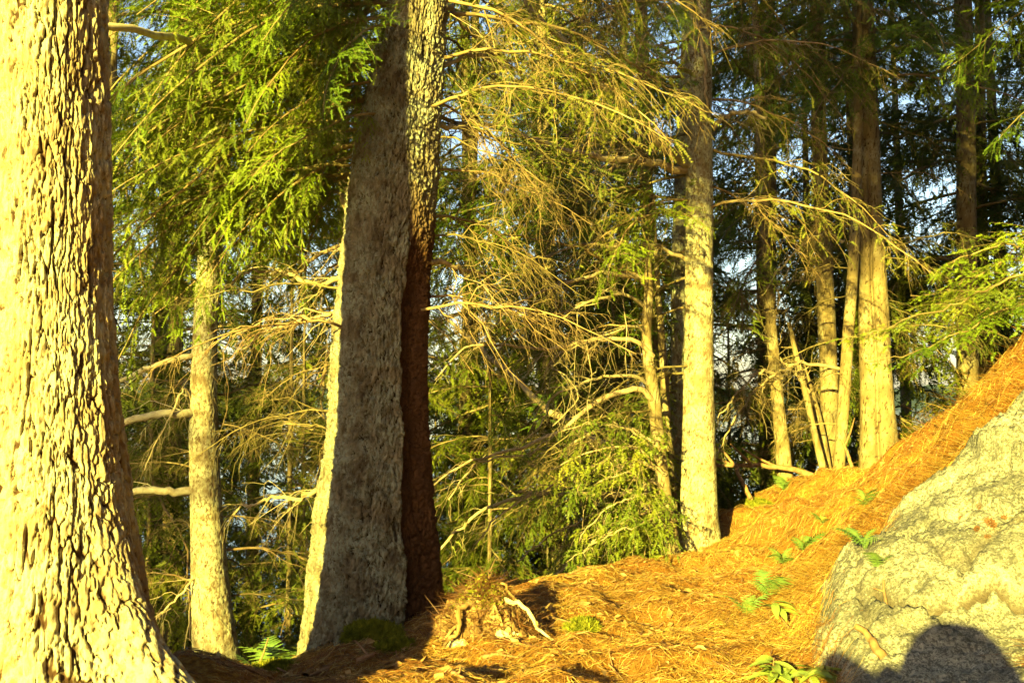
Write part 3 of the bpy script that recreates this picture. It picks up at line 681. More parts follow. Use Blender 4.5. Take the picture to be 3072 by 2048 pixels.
# ---- foliage on them
left = lambda z: 1.0
boughs(A, 'yellow', 18, (2.1, 3.6), (150, 215), (1.2, 2.0), 198, tilt=(-.3, .05))
boughs(A, 'green', 26, (2.15, 4.0), (120, 210), (1.2, 2.0), 201, tilt=(-.25, .05))
boughs(A, 'green', 9, (2.2, 3.6), (190, 240), (.7, 1.1), 202, tilt=(-.5, -.1))
boughs(A, 'sparse', 14, (2.3, 4.2), (-40, 70), (.9, 1.7), 203, tilt=(-.2, .2))
boughs(A, 'dead', 7, (1.3, 2.6), (-20, 60), (.7, 1.3), 204)
boughs(A, 'dead', 6, (.6, 2.0), (110, 230), (.6, 1.1), 205)
boughs(T2, 'green', 14, (2.4, 5.0), (0, 360), (1.0, 1.6), 206, tilt=(-.4, .1))
boughs(T2, 'yellow', 12, (2.4, 4.2), (150, 330), (.8, 1.4), 197, tilt=(-.5, 0))
boughs(T2, 'sparse', 16, (-.4, 1.4), (20, 180), (.8, 1.4), 207)
boughs(Cc, 'green', 10, (2.0, 5.0), (110, 250), (1.1, 1.8), 193, tilt=(-.2, .1))
boughs(Cc, 'sparse', 7, (1.9, 5.0), (100, 250), (1.2, 2.0), 208)
boughs(Cc, 'dead', 10, (.9, 4.6), (110, 240), (.9, 1.7), 209)
boughs(Cc, 'sparse', 14, (2.4, 5.0), (-40, 60), (1.0, 1.6), 210)
boughs(T5, 'dead', 8, (.3, 3.6), (110, 230), (.9, 1.8), 211)
boughs(T5, 'yellow', 18, (.05, 1.2), (150, 245), (1.0, 1.8), 212, tilt=(-.5, -.15))
boughs(T6, 'dead', 4, (.4, 2.0), (130, 240), (.8, 1.5), 213, tilt=(-.2, .3))
boughs(T7, 'green', 16, (1.9, 3.4), (140, 290), (1.2, 2.0), 214)
boughs(T7, 'dead', 12, (-.3, 5.2), (90, 250), (1.0, 2.0), 215)
boughs(T7, 'green', 8, (.6, 2.2), (120, 300), (1.0, 1.7), 194)
boughs(T7, 'sparse', 8, (.8, 5.5), (60, 300), (1.2, 2.0), 216)
boughs(D, 'green', 34, (4.0, 7.4), (120, 400), (1.2, 2.4), 217)
boughs(D, 'sparse', 8, (1.6, 4), (-60, 130), (.8, 1.6), 218)
boughs(T9, 'green', 28, (4.0, 7.4), (100, 330), (1.2, 2.3), 219)
boughs(T9, 'sparse', 5, (2.2, 3.4), (130, 260), (.9, 1.6), 220)
boughs(T10, 'green', 9, (2.0, 3.2), (110, 250), (.8, 1.3), 221, tilt=(-.5, -.1))
boughs(T10, 'dead', 7, (.9, 3), (100, 300), (.7, 1.4), 222)
boughs(T10b, 'far', 26, (1.4, 8), (0, 360), (1.3, 2.3), 223)
boughs(T12, 'far', 34, (1.9, 9), (0, 360), (1.4, 2.6), 224)
boughs(T12b, 'far', 24, (1.6, 8), (0, 360), (1.2, 2.2), 225)
boughs(T14, 'yellow', 16, (-1.4, 1.8), (200, 360), (1.0, 1.6), 196, tilt=(-.5, 0))
boughs(T14, 'far', 24, (-1.0, 7), (0, 360), (1.2, 2.0), 226)
boughs(T15, 'far', 36, (-.6, 7), (0, 360), (1.1, 1.9), 227)
boughs(T16, 'far', 44, (-1.0, 7), (0, 360), (1.2, 2.0), 228)
boughs(D2, 'dead', 8, (.8, 3.5), (120, 260), (.6, 1.2), 229)
boughs(T11, 'dead', 8, (.6, 1.6), (100, 260), (.5, 1.1), 230)

# ---- hemlock beyond the right edge whose boughs reach into view above the rock
class Plain(Tree):
    def __init__(s, name, label, x, y, r, top, m=M_BROWN, group=None, lean=(0, 0), cat='tree', rr=(1.15, .92, .75, .5, .16), **kw):
        zg = h1(x, y); P = np.array([(x + lean[0] * i / 4, y + lean[1] * i / 4, zg - .2 + (top - zg + .2) * i / 4) for i in range(5)])
        R = r * np.array(rr); kw = {**dict(nu=28, dz=.06, dense_top=8), **kw}
        s.build(name, label, P, R, m, 0, cat, group, zg, .3, **kw)


H = Plain('young_hemlock', 'green hemlock past the right edge whose layered boughs hang over the rock', 3.75, 5.9, .09, 6.5, seed=81)
for j, (p) in enumerate(([(2480, 600, 5.9), (2352, 625, 5.7), (2200, 680, 5.5), (2060, 735, 5.3), (1930, 785, 5.15)], [(2480, 520, 6.0), (2352, 545, 5.8), (2260, 580, 5.6), (2160, 620, 5.5)],
                         [(2500, 690, 5.8), (2380, 700, 5.7), (2250, 735, 5.6), (2100, 800, 5.5), (1985, 830, 5.4)], [(2500, 580, 6.2), (2352, 600, 6.1), (2230, 640, 6.0), (2090, 680, 5.9)],
                         [(2500, 640, 6.4), (2400, 670, 6.3), (2250, 720, 6.2)])):
    limb(H, p, .010, .002, 140 + j, name='bough', mats=[M_WOOD, M_NEED3 if j in (0,) else M_NEED], nsec=64, sec=(.14, .36), ter_sp=.022, ter=(.04, .11), leaf=1.3, nl=.013, nw=.0065, nsp=.006, wr=.0016, ter_wood=False, droop=.28, terdroop=.25, wig=.03, flat=.25, sides=5)
boughs(H, 'green', 20, (2.2, 6), (0, 360), (.9, 1.5), 231)

# ---- the wood behind, one tree at a time
rs = np.random.RandomState(77)
BACK = [(-5.6, 11.5), (-3.9, 9.9), (-3.2, 13.0), (-1.6, 11.2), (-.4, 13.6), (.5, 11.2), (1.9, 13.4), (3.4, 14.2), (4.6, 16.2), (4.5, 13.4), (6.9, 14.6), (6.6, 17.5), (7.4, 12.8), (-2.2, 14.8), (1.2, 15.4), (.6, 16.6), (-5.0, 14.6), (8.6, 15.0)]
for j, (x, y) in enumerate(BACK):
    lab = 'bushy hemlock deep in the wood beyond the bank, boughs down to the ground'
    t_ = Plain('background_hemlock', lab, x, y, .06 + .05 * rs.rand(), 8.5 + 2 * rs.rand(), group='hemlocks filling the wood behind', lean=(rs.normal(0, .3), 0), seed=90 + j, nu=20, dz=.12)
    g = t_.base[2]
    boughs(t_, 'far', 31, (g + .5, 9.0), (0, 360), (1.5, 2.5), 300 + j, tilt=(-.35, .1), taper=lambda z: float(np.clip(1.15 - z / 13, .3, 1)))
    boughs(t_, 'dead', 8, (g + .3, 3), (180, 360), (1.0, 1.8), 340 + j)

# ---- behind the photographer: what shades the upper right
S1 = Plain('unseen_pine', 'tall pine standing behind the photographer', -.60, -4.0, .16, 12, M_PINE, seed=121)
boughs(S1, 'far', 90, (5.9, 11.5), (0, 360), (2.2, 3.2), 400, tilt=(-.2, .2))
S3 = Plain('unseen_pine', 'unseen tall pine added to the left behind the photographer to dapple the centre', -5.2, -4.0, .11, 12, M_PINE, seed=122)  # unseen pine, added to throw dappled shade over the centre
boughs(S3, 'far', 34, (6.5, 11.5), (-75, 60), (1.6, 3.0), 401, tilt=(-.2, .2))

YOUNG = [(-1.9, 9.6), (-1.0, 10.2), (-.2, 9.6), (.6, 10.0), (1.5, 11.0), (2.6, 12.6), (4.0, 12.8), (-3.8, 11.6), (-3.05, 8.9), (-1.85, 8.8), (.1, 12.2), (3.4, 15.6), (-.9, 12.4)]
for j, (x, y) in enumerate(YOUNG):
    t_ = Plain('young_hemlock', 'low young hemlock filling the hollow behind the bank', x, y, .020, h1(x, y) + 3.2 + rs.rand(), group='young hemlocks in the hollow', seed=180 + j, nu=12, dz=.2)
    g = t_.base[2]
    boughs(t_, 'yellow' if y in (8.9, 8.8) else 'far', 26 if y in (8.9, 8.8) else 18, (g + .3, g + 3.0), (0, 360), (.9, 1.6), 620 + j, tilt=(-.3, .15), taper=lambda z: float(np.clip(1.15 - (z - g) / 4, .3, 1)))

OFF = [(-10, 1.5), (-11, 5.5), (-12, -3), (-15, -8), (5.5, 1.0), (4.2, -2.5), (7, 4), (6, -6), (2.5, -8), (-12, -12), (8.5, 8), (-10.5, 10), (10, 0), (1.5, -14), (-4, -22)]  # unseen trees of the wood, added to hold back sky light
for j, (x, y) in enumerate(OFF):
    t_ = Plain('unseen_hemlock', 'unseen tall hemlock of the wood, added outside the view to block sky light', x, y, .14, 13 + 2 * rs.rand(), group='unseen hemlocks of the wood added to block sky light', seed=150 + j, nu=16, dz=.3)
    lo = {13: 9.5, 14: 12.5}.get(j, 2.0)
    boughs(t_, 'far', 80, (lo, max(lo + 4, 13.0)), (0, 360), (2.2, 3.4) if j < 13 else (3, 4), 500 + j, tilt=(-.3, .1), taper=lambda z: float(np.clip(1.3 - z / 16, .45, 1)))

# ------------------------------------------------------------------ rock
poly = [(2420, 960), (2352, 975), (2290, 1015), (2200, 1065), (2130, 1135), (2040, 1230), (2000, 1290), (1930, 1310), (1880, 1350), (1865, 1420), (1890, 1500), (1915, 1568)]
pl = [hit(*p)[:2] for p in poly]; pl = np.array(pl + [(.95, 3.2), (1.0, 2.7), (2.2, 2.5), (3.4, 3.2), (3.4, 4.8)])


def sdist(P, Q):
    """signed distance to polygon Q, positive inside"""
    d = np.full(len(P), 1e9); ins = np.zeros(len(P), bool)
    for a, b in zip(Q, np.roll(Q, -1, 0)):
        ab = b - a; t = np.clip(((P - a) @ ab) / (ab @ ab), 0, 1); d = np.minimum(d, np.linalg.norm(P - a - t[:, None] * ab, axis=1))
        c = ((a[1] > P[:, 1]) != (b[1] > P[:, 1])) & (P[:, 0] < (b[0] - a[0]) * (P[:, 1] - a[1]) / (b[1] - a[1] + 1e-12) + a[0]); ins ^= c
    return np.where(ins, d, -d)


rx, ry = np.arange(.7, 3.5, .009), np.arange(2.4, 5.6, .009); RX, RY = np.meshgrid(rx, ry, indexing='ij')
P2 = np.c_[RX.ravel(), RY.ravel()]; sd = sdist(P2, pl) + .05 * pn(P2[:, 0] * 5, P2[:, 1] * 5, 0 * P2[:, 0]) + .02 * pn(P2[:, 0] * 19, P2[:, 1] * 19, 0 * P2[:, 0])
thick = np.where(sd > 0, .12 * (1 - np.exp(-np.maximum(sd, 0) / .06)), sd * 1.2)
crk = np.ones(len(P2))
for cl, wd, dep in (([(2010, 1480), (2080, 1500), (2140, 1496), (2220, 1478), (2290, 1470), (2352, 1500)], .020, .07), ([(2000, 1260), (2080, 1350), (2200, 1400), (2300, 1350), (2380, 1330)], .03, .03), ([(2240, 1370), (2190, 1450)], .014, .03),
                    ([(1965, 1420), (1985, 1500), (2000, 1568)], .016, .03)):
    q = np.array([hit(*c)[:2] for c in cl]); dd = np.full(len(P2), 1e9)
    for a, b in zip(q[:-1], q[1:]):
        ab = b - a; t = np.clip(((P2 - a) @ ab) / (ab @ ab), 0, 1); dd = np.minimum(dd, np.linalg.norm(P2 - a - t[:, None] * ab, axis=1))
    dd = dd + .012 * pn(P2[:, 0] * 16, P2[:, 1] * 16, 0 * P2[:, 0])
    g = np.exp(-(dd / wd) ** 2); thick -= dep * g; crk = np.minimum(crk, 1 - g * (1 if dep > .06 else .45))
base = hgt(P2[:, 0], P2[:, 1], False)
_f1, _f2, _ci = worley(P2[:, 0] * 2.3 + .4 * pn(P2[:, 0] * 2, P2[:, 1] * 2, base), P2[:, 1] * 2.3 + .4 * pn(P2[:, 0] * 2, P2[:, 1] * 2, base + 9), 50, 4, True)
_h1, _h2, _cj = worley(P2[:, 0] * 7 + .4 * pn(P2[:, 0] * 6, P2[:, 1] * 6, base), P2[:, 1] * 7, 50, 8, True)
facet = (_ci[:, 0] - .5) * .06 + ((_ci[:, 0] * 7 % 1) - .5) * .22 * _ci[:, 2] + (_ci[:, 1] - .5) * .20 * _ci[:, 3]
facet += ((_cj[:, 0] - .5) * .022 + (_cj[:, 1] - .5) * .05 * _cj[:, 2]) * sm(pn(P2[:, 0] * 1.7 + 3, P2[:, 1] * 1.7, 0 * base), -.15, .25)
pit = -.020 * sm(pn(P2[:, 0] * 9, P2[:, 1] * 9, base * 9), .35, .6) + .007 * fbm(P2[:, 0] * 60, P2[:, 1] * 60, base * 60, 2) - .008 * (1 - sm(_f2 - _f1, 0, .2)) * sm(pn(P2[:, 0] * 1.4, P2[:, 1] * 1.4, 0 * base), -.1, .3)
rel = pit + 1.35 * facet * sm(sd, .0, .25) * sm(P2[:, 1] - .12 * P2[:, 0], 3.15, 3.4) + .03 * fbm(P2[:, 0] * 3, P2[:, 1] * 3, base * 3, 5) + .012 * fbm(P2[:, 0] * 26, P2[:, 1] * 26, base * 26, 3)
step = .035 * sm(pn(P2[:, 0] * 2.1 + 4, P2[:, 1] * 2.1, base * 2), -.02, .05)
zz = base + thick + (rel + step) * sm(sd, -.05, .1)
keep = (sd > -.10).reshape(RX.shape)
F = grid_faces(len(rx), len(ry)); kv = keep.ravel(); F = F[kv[F].all(1)]
used = np.unique(F); remap = -np.ones(len(kv), int); remap[used] = np.arange(len(used))
mb = MB(); rb = np.array([1.9, 4.0, .2]); V = np.c_[P2, zz]
mb.add(V[used] - rb, remap[F])
rock = tag(link('granite_boulder', mb.mesh('granite_boulder', [M_ROCK], True, {'crack': crk[used]}), loc=tuple(rb)), 'pale speckled granite boulder jutting from the slope at the lower right', 'boulder')
_rz = zz.reshape(RX.shape)


def surf(x, y):
    """ground or boulder, whichever is higher"""
    x = np.asarray(x, float); y = np.asarray(y, float); g = hgt(x, y)
    i = np.clip(((x - rx[0]) / .009).astype(int), 0, len(rx) - 1); j = np.clip(((y - ry[0]) / .009).astype(int), 0, len(ry) - 1)
    ok = (x > rx[0]) & (x < rx[-1]) & (y > ry[0]) & (y < ry[-1]) & keep[i, j]
    return np.where(ok, np.maximum(g, _rz[i, j]), g), ok & (_rz[i, j] > g + .01)


def shit(X, Y):
    """line of sight meets ground or boulder"""
    d = ray(X, Y); t = np.linspace(2.2, 16, 3000); p = EYE + d * t[:, None]; z, _ = surf(p[:, 0], p[:, 1])
    b = np.nonzero(p[:, 2] < z)[0]; return p[b[0]] if len(b) else p[-1]


# ------------------------------------------------------------------ pine straw on the ground
def straw(name, n, xr, yr, ln, lift, seed, width=.0018, where=None, align=None):
    rng = np.random.RandomState(seed); x = xr[0] + (xr[1] - xr[0]) * rng.rand(n); y = yr[0] + (yr[1] - yr[0]) * rng.rand(n)
    z, onrock = surf(x, y); k = where(x, y, z, onrock) & (fbm(x * 1.7, y * 1.7, 0 * x + 3, 3) + .75 * rng.rand(n) > -.02)
    x, y, z = x[k], y[k], z[k]; n = len(x)
    a = rng.rand(n) * 2 * math.pi
    if align is not None: a = np.where(rng.rand(n) < .5, align + rng.normal(0, 1.0, n), a)
    L = ln[0] + (ln[1] - ln[0]) * rng.rand(n); e = np.abs(rng.normal(0, lift, n))
    d = np.stack([np.cos(a), np.sin(a), 0 * a], -1); lat = np.stack([-np.sin(a), np.cos(a), 0 * a], -1)
    bend = rng.normal(0, .18, n)
    P = []
    for s_ in (0, .5, 1):
        q = np.stack([x, y, z], -1) + d * (L * s_)[:, None] + lat * (bend * L * s_ * s_)[:, None]
        zg, _ = surf(q[:, 0], q[:, 1]); q[:, 2] = np.maximum(zg + .004 + .006 * rng.rand(n), z + np.sin(e) * L * (s_ - .35 * s_ * s_)) if lift > .5 else zg + .003 + .012 * rng.rand(n) + e * L * s_ * (1 - .5 * s_)
        P.append(q)
    wv = (lat * .8 + np.array([0, 0, .6])) * width * .5
    V = np.stack([P[0] - wv, P[0] + wv, P[1] - wv, P[1] + wv, P[2] - wv * .4, P[2] + wv * .4], 1)
    b = np.arange(n)[:, None] * 6
    q = np.concatenate([b + np.array([[0, 1, 3, 2]]), b + np.array([[2, 3, 5, 4]])])
    mb = MB(); mb.add(V, q)
    return tag(link(name, mb.mesh(name, [M_STRAW], False, {'age': np.repeat(rng.rand(n), 6)})), 'orange carpet of fallen pine needles', 'pine needles', kind='stuff')


vis = lambda x, y, z, r: (~r) & (np.abs(x) < .52 * y + .2)
straw('pine_needles', 260000, (-2.2, 3.2), (3.2, 8.0), (.025, .075), .14, 1, .0015, where=vis)
straw('pine_needles', 70000, (.8, 4.2), (6.5, 10.5), (.035, .08), .2, 2, .0020, where=vis)
# longer, tangled straw caught on the slope and along the upper rim of the boulder
_pe = pl[:10]


def rim(x, y, z, r):
    s_ = sdist(np.c_[x, y], pl)
    return ((s_ > -.55) & (s_ < .03) & (x > .9)) & (np.abs(x) < .52 * y + .2)


straw('pine_needles', 90000, (.9, 3.4), (3.2, 6.4), (.04, .12), .52, 3, .0015, where=rim, align=math.radians(235))
crest = lambda x, y, z, r: (np.abs(x - (2.55 + .1 * np.abs(y - 6.0))) < .30) & (x < .52 * y + .2)
straw('dry_grass', 5000, (2.0, 3.4), (4.6, 8.6), (.05, .20), 1.0, 6, .0022, where=lambda x, y, z, r: crest(x, y, z, r) & (pn(x * 3, y * 3, 0 * x) > -.05))
straw('pine_needles', 9000, (1.6, 3.0), (3.1, 3.55), (.08, .16), .5, 4, .0022, where=lambda x, y, z, r: (y < 3.28 + .11 * (x - 1.5)) & (x > 1.35), align=math.radians(200))

# ------------------------------------------------------------------ small things
def blob(name, X, Y, sx, sy, sz, m, label, cat, seed, fuzz=0, group=None, sink=.35):
    p = shit(X, Y); rng = np.random.RandomState(seed); nu, nv = 48, 20
    th = np.arange(nu) * 2 * math.pi / nu; ph = np.linspace(-.25, math.pi / 2, nv)
    A_, B_ = np.meshgrid(th, ph, indexing='ij')
    d = np.stack([np.cos(A_) * np.cos(B_), np.sin(A_) * np.cos(B_), np.sin(B_)], -1)
    r = 1 + .22 * fbm(d[..., 0] * 2 + seed, d[..., 1] * 2, d[..., 2] * 2, 4) + .05 * pn(d[..., 0] * 14, d[..., 1] * 14, d[..., 2] * 14 + seed)
    V = d * r[..., None] * np.array([sx, sy, sz])
    i, j = np.meshgrid(np.arange(nu), np.arange(nv - 1), indexing='ij'); i2 = (i + 1) % nu
    q = np.stack([i * nv + j, i2 * nv + j, i2 * nv + j + 1, i * nv + j + 1], -1).reshape(-1, 4)
    mb = MB(); mb.add(V, q)
    if fuzz:
        k = rng.randint(0, nu * nv, fuzz); b = V.reshape(-1, 3)[k] + rng.normal(0, .006, (fuzz, 3)); nrm = norm(b / np.array([sx, sy, sz]) ** 2)
        tip = b + norm(nrm + rng.normal(0, .5, (fuzz, 3))) * (.012 + .012 * rng.rand(fuzz, 1)); sdv = rng.normal(0, .0022, (fuzz, 3))
        mb.add(np.stack([b - sdv, b + sdv, tip], 1), np.arange(3 * fuzz).reshape(-1, 3))
    o = link(name, mb.mesh(name, [m]), loc=(p[0], p[1], p[2] - sz * sink * .3))
    return tag(o, label, cat, group)


blob('moss_cushion', 858, 1455, .12, .10, .045, M_MOSS, 'dark shaded moss cushion at the foot of the grey hemlock', 'moss', 1, 9000)
blob('moss_cushion', 912, 1490, .085, .07, .035, M_MOSS, 'moss cushion half in sun at the edge of the shadow', 'moss', 2, 6000)
blob('moss_cushion', 1335, 1442, .07, .06, .035, M_MOSS, 'small bright moss cushion alone on the open needle floor', 'moss', 3, 4000)
blob('moss_cushion', 1735, 1165, .16, .2, .07, M_MOSS, 'mossy hump at the far left edge of the path, past the sunlit spruce', 'moss', 4, 5000)
blob('moss_cushion', 640, 1540, .13, .09, .03, M_MOSS, 'low dark moss patch in shade at the lower left', 'moss', 5, 6000)


def stump():
    p = shit(1125, 1450); rng = np.random.RandomState(5); mb = MB(); nu, nv = 150, 60
    th = np.arange(nu) * 2 * math.pi / nu; v = np.linspace(0, 1, nv); A_, V_ = np.meshgrid(th, v, indexing='ij'); ca, sa = np.cos(A_), np.sin(A_)
    r = .27 * (1 - V_) ** .75 * (1 + .30 * pn(ca * 1.6 + 3, sa * 1.6, V_ * .5) + .20 * pn(ca * 4.5, sa * 4.5, V_ * 3.0) * (1 - V_) + .12 * fbm(ca * 11, sa * 11, V_ * 7, 3))
    top = .23 * V_ ** 1.15 * (1 + .25 * pn(ca * 2, sa * 2, V_ * 2 + 7)) + .05 * np.abs(pn(ca * 7, sa * 7, V_ * 6)) * np.sin(math.pi * V_) + .018 * fbm(ca * 20, sa * 20, V_ * 18, 3) * np.sin(math.pi * np.clip(V_ * 1.1, 0, 1))
    V = np.stack([r * ca - .03 * V_, r * sa * .8, -.05 + top], -1)
    i, j = np.meshgrid(np.arange(nu), np.arange(nv - 1), indexing='ij'); i2 = (i + 1) % nu
    mb.add(V, np.stack([i * nv + j, i2 * nv + j, i2 * nv + j + 1, i * nv + j + 1], -1).reshape(-1, 4))
    for k in range(10):
        ii, jj = rng.randint(nu), rng.randint(8, nv - 6); b = V[ii, jj]; d = norm((V[ii, jj - 6] - b)[None])[0]; L = .05 + .09 * rng.rand(); o_ = np.array([ca[ii, 0], sa[ii, 0], .6]) * .012
        tubes(mb, np.array([b + o_, b + o_ + d * L * .5 + rng.normal(0, .006, 3), b + d * L + o_ * .4]), np.array([.006, .007, .002]) * (.6 + .8 * rng.rand()), 4)
    e = tag(empty('tree_stump', (p[0], p[1] + .10, p[2])), 'crumbling old stump in sun right of the grey hemlock', 'stump')
    link('stump_wood', mb.mesh('stump_wood', [M_DEAD]), e)
    for a, L, r_ in ((-.55, .26, .012), (-2.3, .26, .016), (2.8, .30, .015)):
        q = np.array([[math.cos(a) * .06, math.sin(a) * .06, .13], [math.cos(a) * .2, math.sin(a) * .2, .08], [math.cos(a + .12) * L * .8, math.sin(a + .12) * L * .8, .02], [math.cos(a + .05) * L * 1.2, math.sin(a + .05) * L * 1.2, -.03]])
        q = spline(q, 14); q[1:] += rng.normal(0, .006, (13, 3)); m2 = MB(); tubes(m2, q, np.linspace(r_, r_ * .35, 14) * (1 + .2 * rng.normal(0, 1, 14)), 8); link('root', m2.mesh('root', [M_CHIP if a == -.55 else M_DEAD]), e)
    for nm, n, mt, ln, zz_ in (('moss_cap', 4000, M_MOSS, .010, .62), ('needle_drape', 6000, M_STRAW, .05, .04)):
        m3 = MB(); ii = rng.randint(0, nu, n); jj = rng.randint(int(zz_ * nv), nv, n); b = V[ii, jj] + rng.normal(0, .006, (n, 3)); sdv = rng.normal(0, .0026 if ln < .02 else .0011, (n, 3))
        m3.add(np.stack([b - sdv, b + sdv, b + rng.normal(0, ln, (n, 3)) * np.array([1, 1, .6]) + np.array([0, 0, ln * .3])], 1), np.arange(3 * n).reshape(-1, 3)); link(nm, m3.mesh(nm, [mt], False), e)


stump()


def chunk(X, Y, L, r, yaw, seed, label):
    rng = np.random.RandomState(seed); p = shit(X, Y); mb = MB(); n = 9; t = np.linspace(-.5, .5, n)
    ring = 10; a = np.arange(ring) * 2 * math.pi / ring
    V = []
    for i in range(n):
        rr = r * (.75 + .3 * rng.rand()) * (.35 if i in (0, n - 1) else 1) * (1 + .25 * rng.normal(0, 1, ring) * .5)
        V.append(np.stack([np.full(ring, t[i] * L) + rng.normal(0, .004, ring), rr * np.cos(a), rr * .7 * np.sin(a)], -1))
    V = np.array(V); i, j = np.meshgrid(np.arange(n - 1), np.arange(ring), indexing='ij')
    mb.add(V, np.stack([i * ring + j, i * ring + (j + 1) % ring, (i + 1) * ring + (j + 1) % ring, (i + 1) * ring + j], -1).reshape(-1, 4))
    mb.f.append((np.array([list(range(ring))[::-1]]), 0)); mb.f.append((np.array([list(range((n - 1) * ring, n * ring))]), 0))
    o = link('wood_chunk', mb.mesh('wood_chunk', [M_CHIP], False), loc=(p[0], p[1], p[2] + r * .4)); o.rotation_euler = (rng.normal(0, .3), rng.normal(0, .15), yaw)
    tag(o, label, 'wood chunk', 'pale rotten wood chunks')


chunk(1060, 1408, .08, .022, .2, 1, 'pale wood chunk highest on the left flank of the stump')
chunk(1065, 1442, .09, .026, .3, 2, 'pale wood chunk midway down the left flank of the stump')
chunk(1050, 1482, .07, .024, .1, 3, 'pale wood chunk on needles just below the stump, to its left')
chunk(1165, 1465, .11, .030, .5, 4, 'largest pale wood chunk, below the stump to its right')
chunk(1485, 1283, .10, .030, 0, 5, 'pale lump on the needles left of the sunlit spruce')


def stick(pts, r, seed, label, twigs=3, up=None):
    """a fallen or standing dead stick through measured points (X, Y[, distance])"""
    rng = np.random.RandomState(seed); P = []
    for p in pts:
        if len(p) == 3: P.append(at(*p))
        else: q = shit(*p); P.append(q + np.array([0, 0, r * .6]))
    P = spline(np.array(P), 14); b = P[0].copy(); mb = MB(); P = P - b
    P[1:-1] += rng.normal(0, r * .16, (12, 3))
    tubes(mb, P, np.linspace(r, r * .5, 14), 7)
    for k in range(twigs):
        i = rng.randint(3, 12); d = norm((P[min(i + 1, 13)] - P[i - 1])[None])[0] * .6 + rng.normal(0, .5, 3); d[2] = abs(d[2]); L = r * (8 + 10 * rng.rand())
        tubes(mb, np.array([P[i], P[i] + d * L * .5, P[i] + d * L + rng.normal(0, .1 * L, 3)]), np.array([r * .5, r * .4, r * .2]), 5)
    o = link('stick', mb.mesh('stick', [M_STICK]), loc=tuple(b)); return tag(o, label, 'stick')


g0 = shit(962, 1398)[1]
stick([(962, 1402, g0), (945, 1385, g0 - .02), (925, 1362, g0 - .04), (905, 1348, g0 - .06)], .006, 1, 'thin forked twig standing up in front of the grey hemlock', 3)
stick([(690, 1470), (760, 1466), (800, 1478), (850, 1502)], .006, 2, 'thin dark stick lying in shade left of the dark moss cushion')
stick([(560, 1530), (600, 1540), (650, 1568)], .012, 3, 'grey stick lying at the lower left near the pine root')
stick([(1180, 1395), (1215, 1425), (1245, 1450)], .018, 4, 'pale root-like stick on the right flank of the stump', 2)
stick([(1110, 1512), (1135, 1505), (1160, 1498)], .010, 5, 'short dark stick on the sunny needles below the stump', 1)
stick([(1040, 1548), (1062, 1560), (1075, 1567)], .010, 6, 'short dark stick at the bottom edge, below the stump', 1)
stick([(1190, 1345, 5.9), (1260, 1345, 5.9), (1300, 1352, 5.8)], .010, 7, 'bare stick lying along the bank right behind the stump')
stick([(1240, 1330), (1300, 1345), (1380, 1372)], .009, 8, 'long thin pale stick slanting across the needles right of the stump', 1)
stick([(1725, 1145, 8.6), (1705, 1105, 8.7), (1690, 1075, 8.8)], .022, 9, 'short leaning dead pole at the drop right of the sunlit spruce', 1)
stick([(1905, 1105, 9.6), (1850, 1085, 9.6), (1790, 1072, 9.6), (1700, 1068, 9.5), (1645, 1068, 9.5)], .030, 10, 'fallen pole lying across the top of the path', 4)
stick([(1965, 1098, 9.4), (1950, 1050, 9.4), (1935, 1010, 9.4)], .022, 11, 'short splintered pole leaning at the foot of the seamed trunk', 1)
stick([(2036, 1568, 3.38), (2024, 1510, 3.42), (2010, 1480, 3.46), (1992, 1452, 3.52), (1965, 1436, 3.52)], .020, 12, 'broken grey branch stub propped against the boulder', 0)
stick([(2052, 1568, 3.4), (2036, 1470, 3.55), (2040, 1420, 3.65), (2030, 1350, 3.75), (2036, 1290, 3.9)], .007, 13, 'thin bare stem growing up the face of the boulder', 1)
stick([(1880, 1500), (1862, 1460), (1838, 1432)], .008, 14, 'thin curved stem left of the boulder under the bright leaves', 1)
stick([(870, 1440), (900, 1450), (940, 1456)], .005, 15, 'thin twig lying between the dark moss cushion and the forked twig')
stick([(820, 1520), (840, 1512), (868, 1505)], .012, 16, 'pale stick at the shadow edge left of the half sunny moss', 1)
stick([(700, 1560), (730, 1550), (755, 1538)], .016, 17, 'thick dark stick lying in shade at the bottom edge', 1)


# ---- ferns
def frond(rng, L):
    mb = MB(); n = 16; t = np.linspace(0, 1, n); R_ = np.stack([L * t * .85, .04 * L * np.sin(t * 3), L * (.55 * t - .62 * t ** 2)], -1)
    tubes(mb, R_, .0018 * (1 - .7 * t), 4, 0); k = 11
    for i in range(k):
        u = .14 + .84 * i / k; p = interp(R_, np.array([u]))[0]; pl_ = L * .30 * math.sin(math.pi * (u * .86 + .14)) ** .8 * (1.05 - .35 * u) + .004
        for sg in (1, -1):
            d = norm(np.array([[.42, sg * .95, -.12 + rng.normal(0, .08)]]))[0]; e = np.cross(d, [0, 0, 1]); wd = pl_ * .12; V = []
            m_ = 7
            for q in range(m_ + 1):
                s_ = q / m_; hw = wd * (1 - s_) ** .7 * (1 if q % 2 == 0 else .72) + .0006; c = p + d * pl_ * s_ + np.array([0, 0, -.15 * pl_ * s_ * s_])
                V += [c + e * hw, c - e * hw]
            mb.add(V, [[2 * q, 2 * q + 1, 2 * q + 3, 2 * q + 2] for q in range(m_)])
    return mb.mesh('frond', [M_FERN], False)


FR = [frond(np.random.RandomState(s_), .3) for s_ in range(4)]


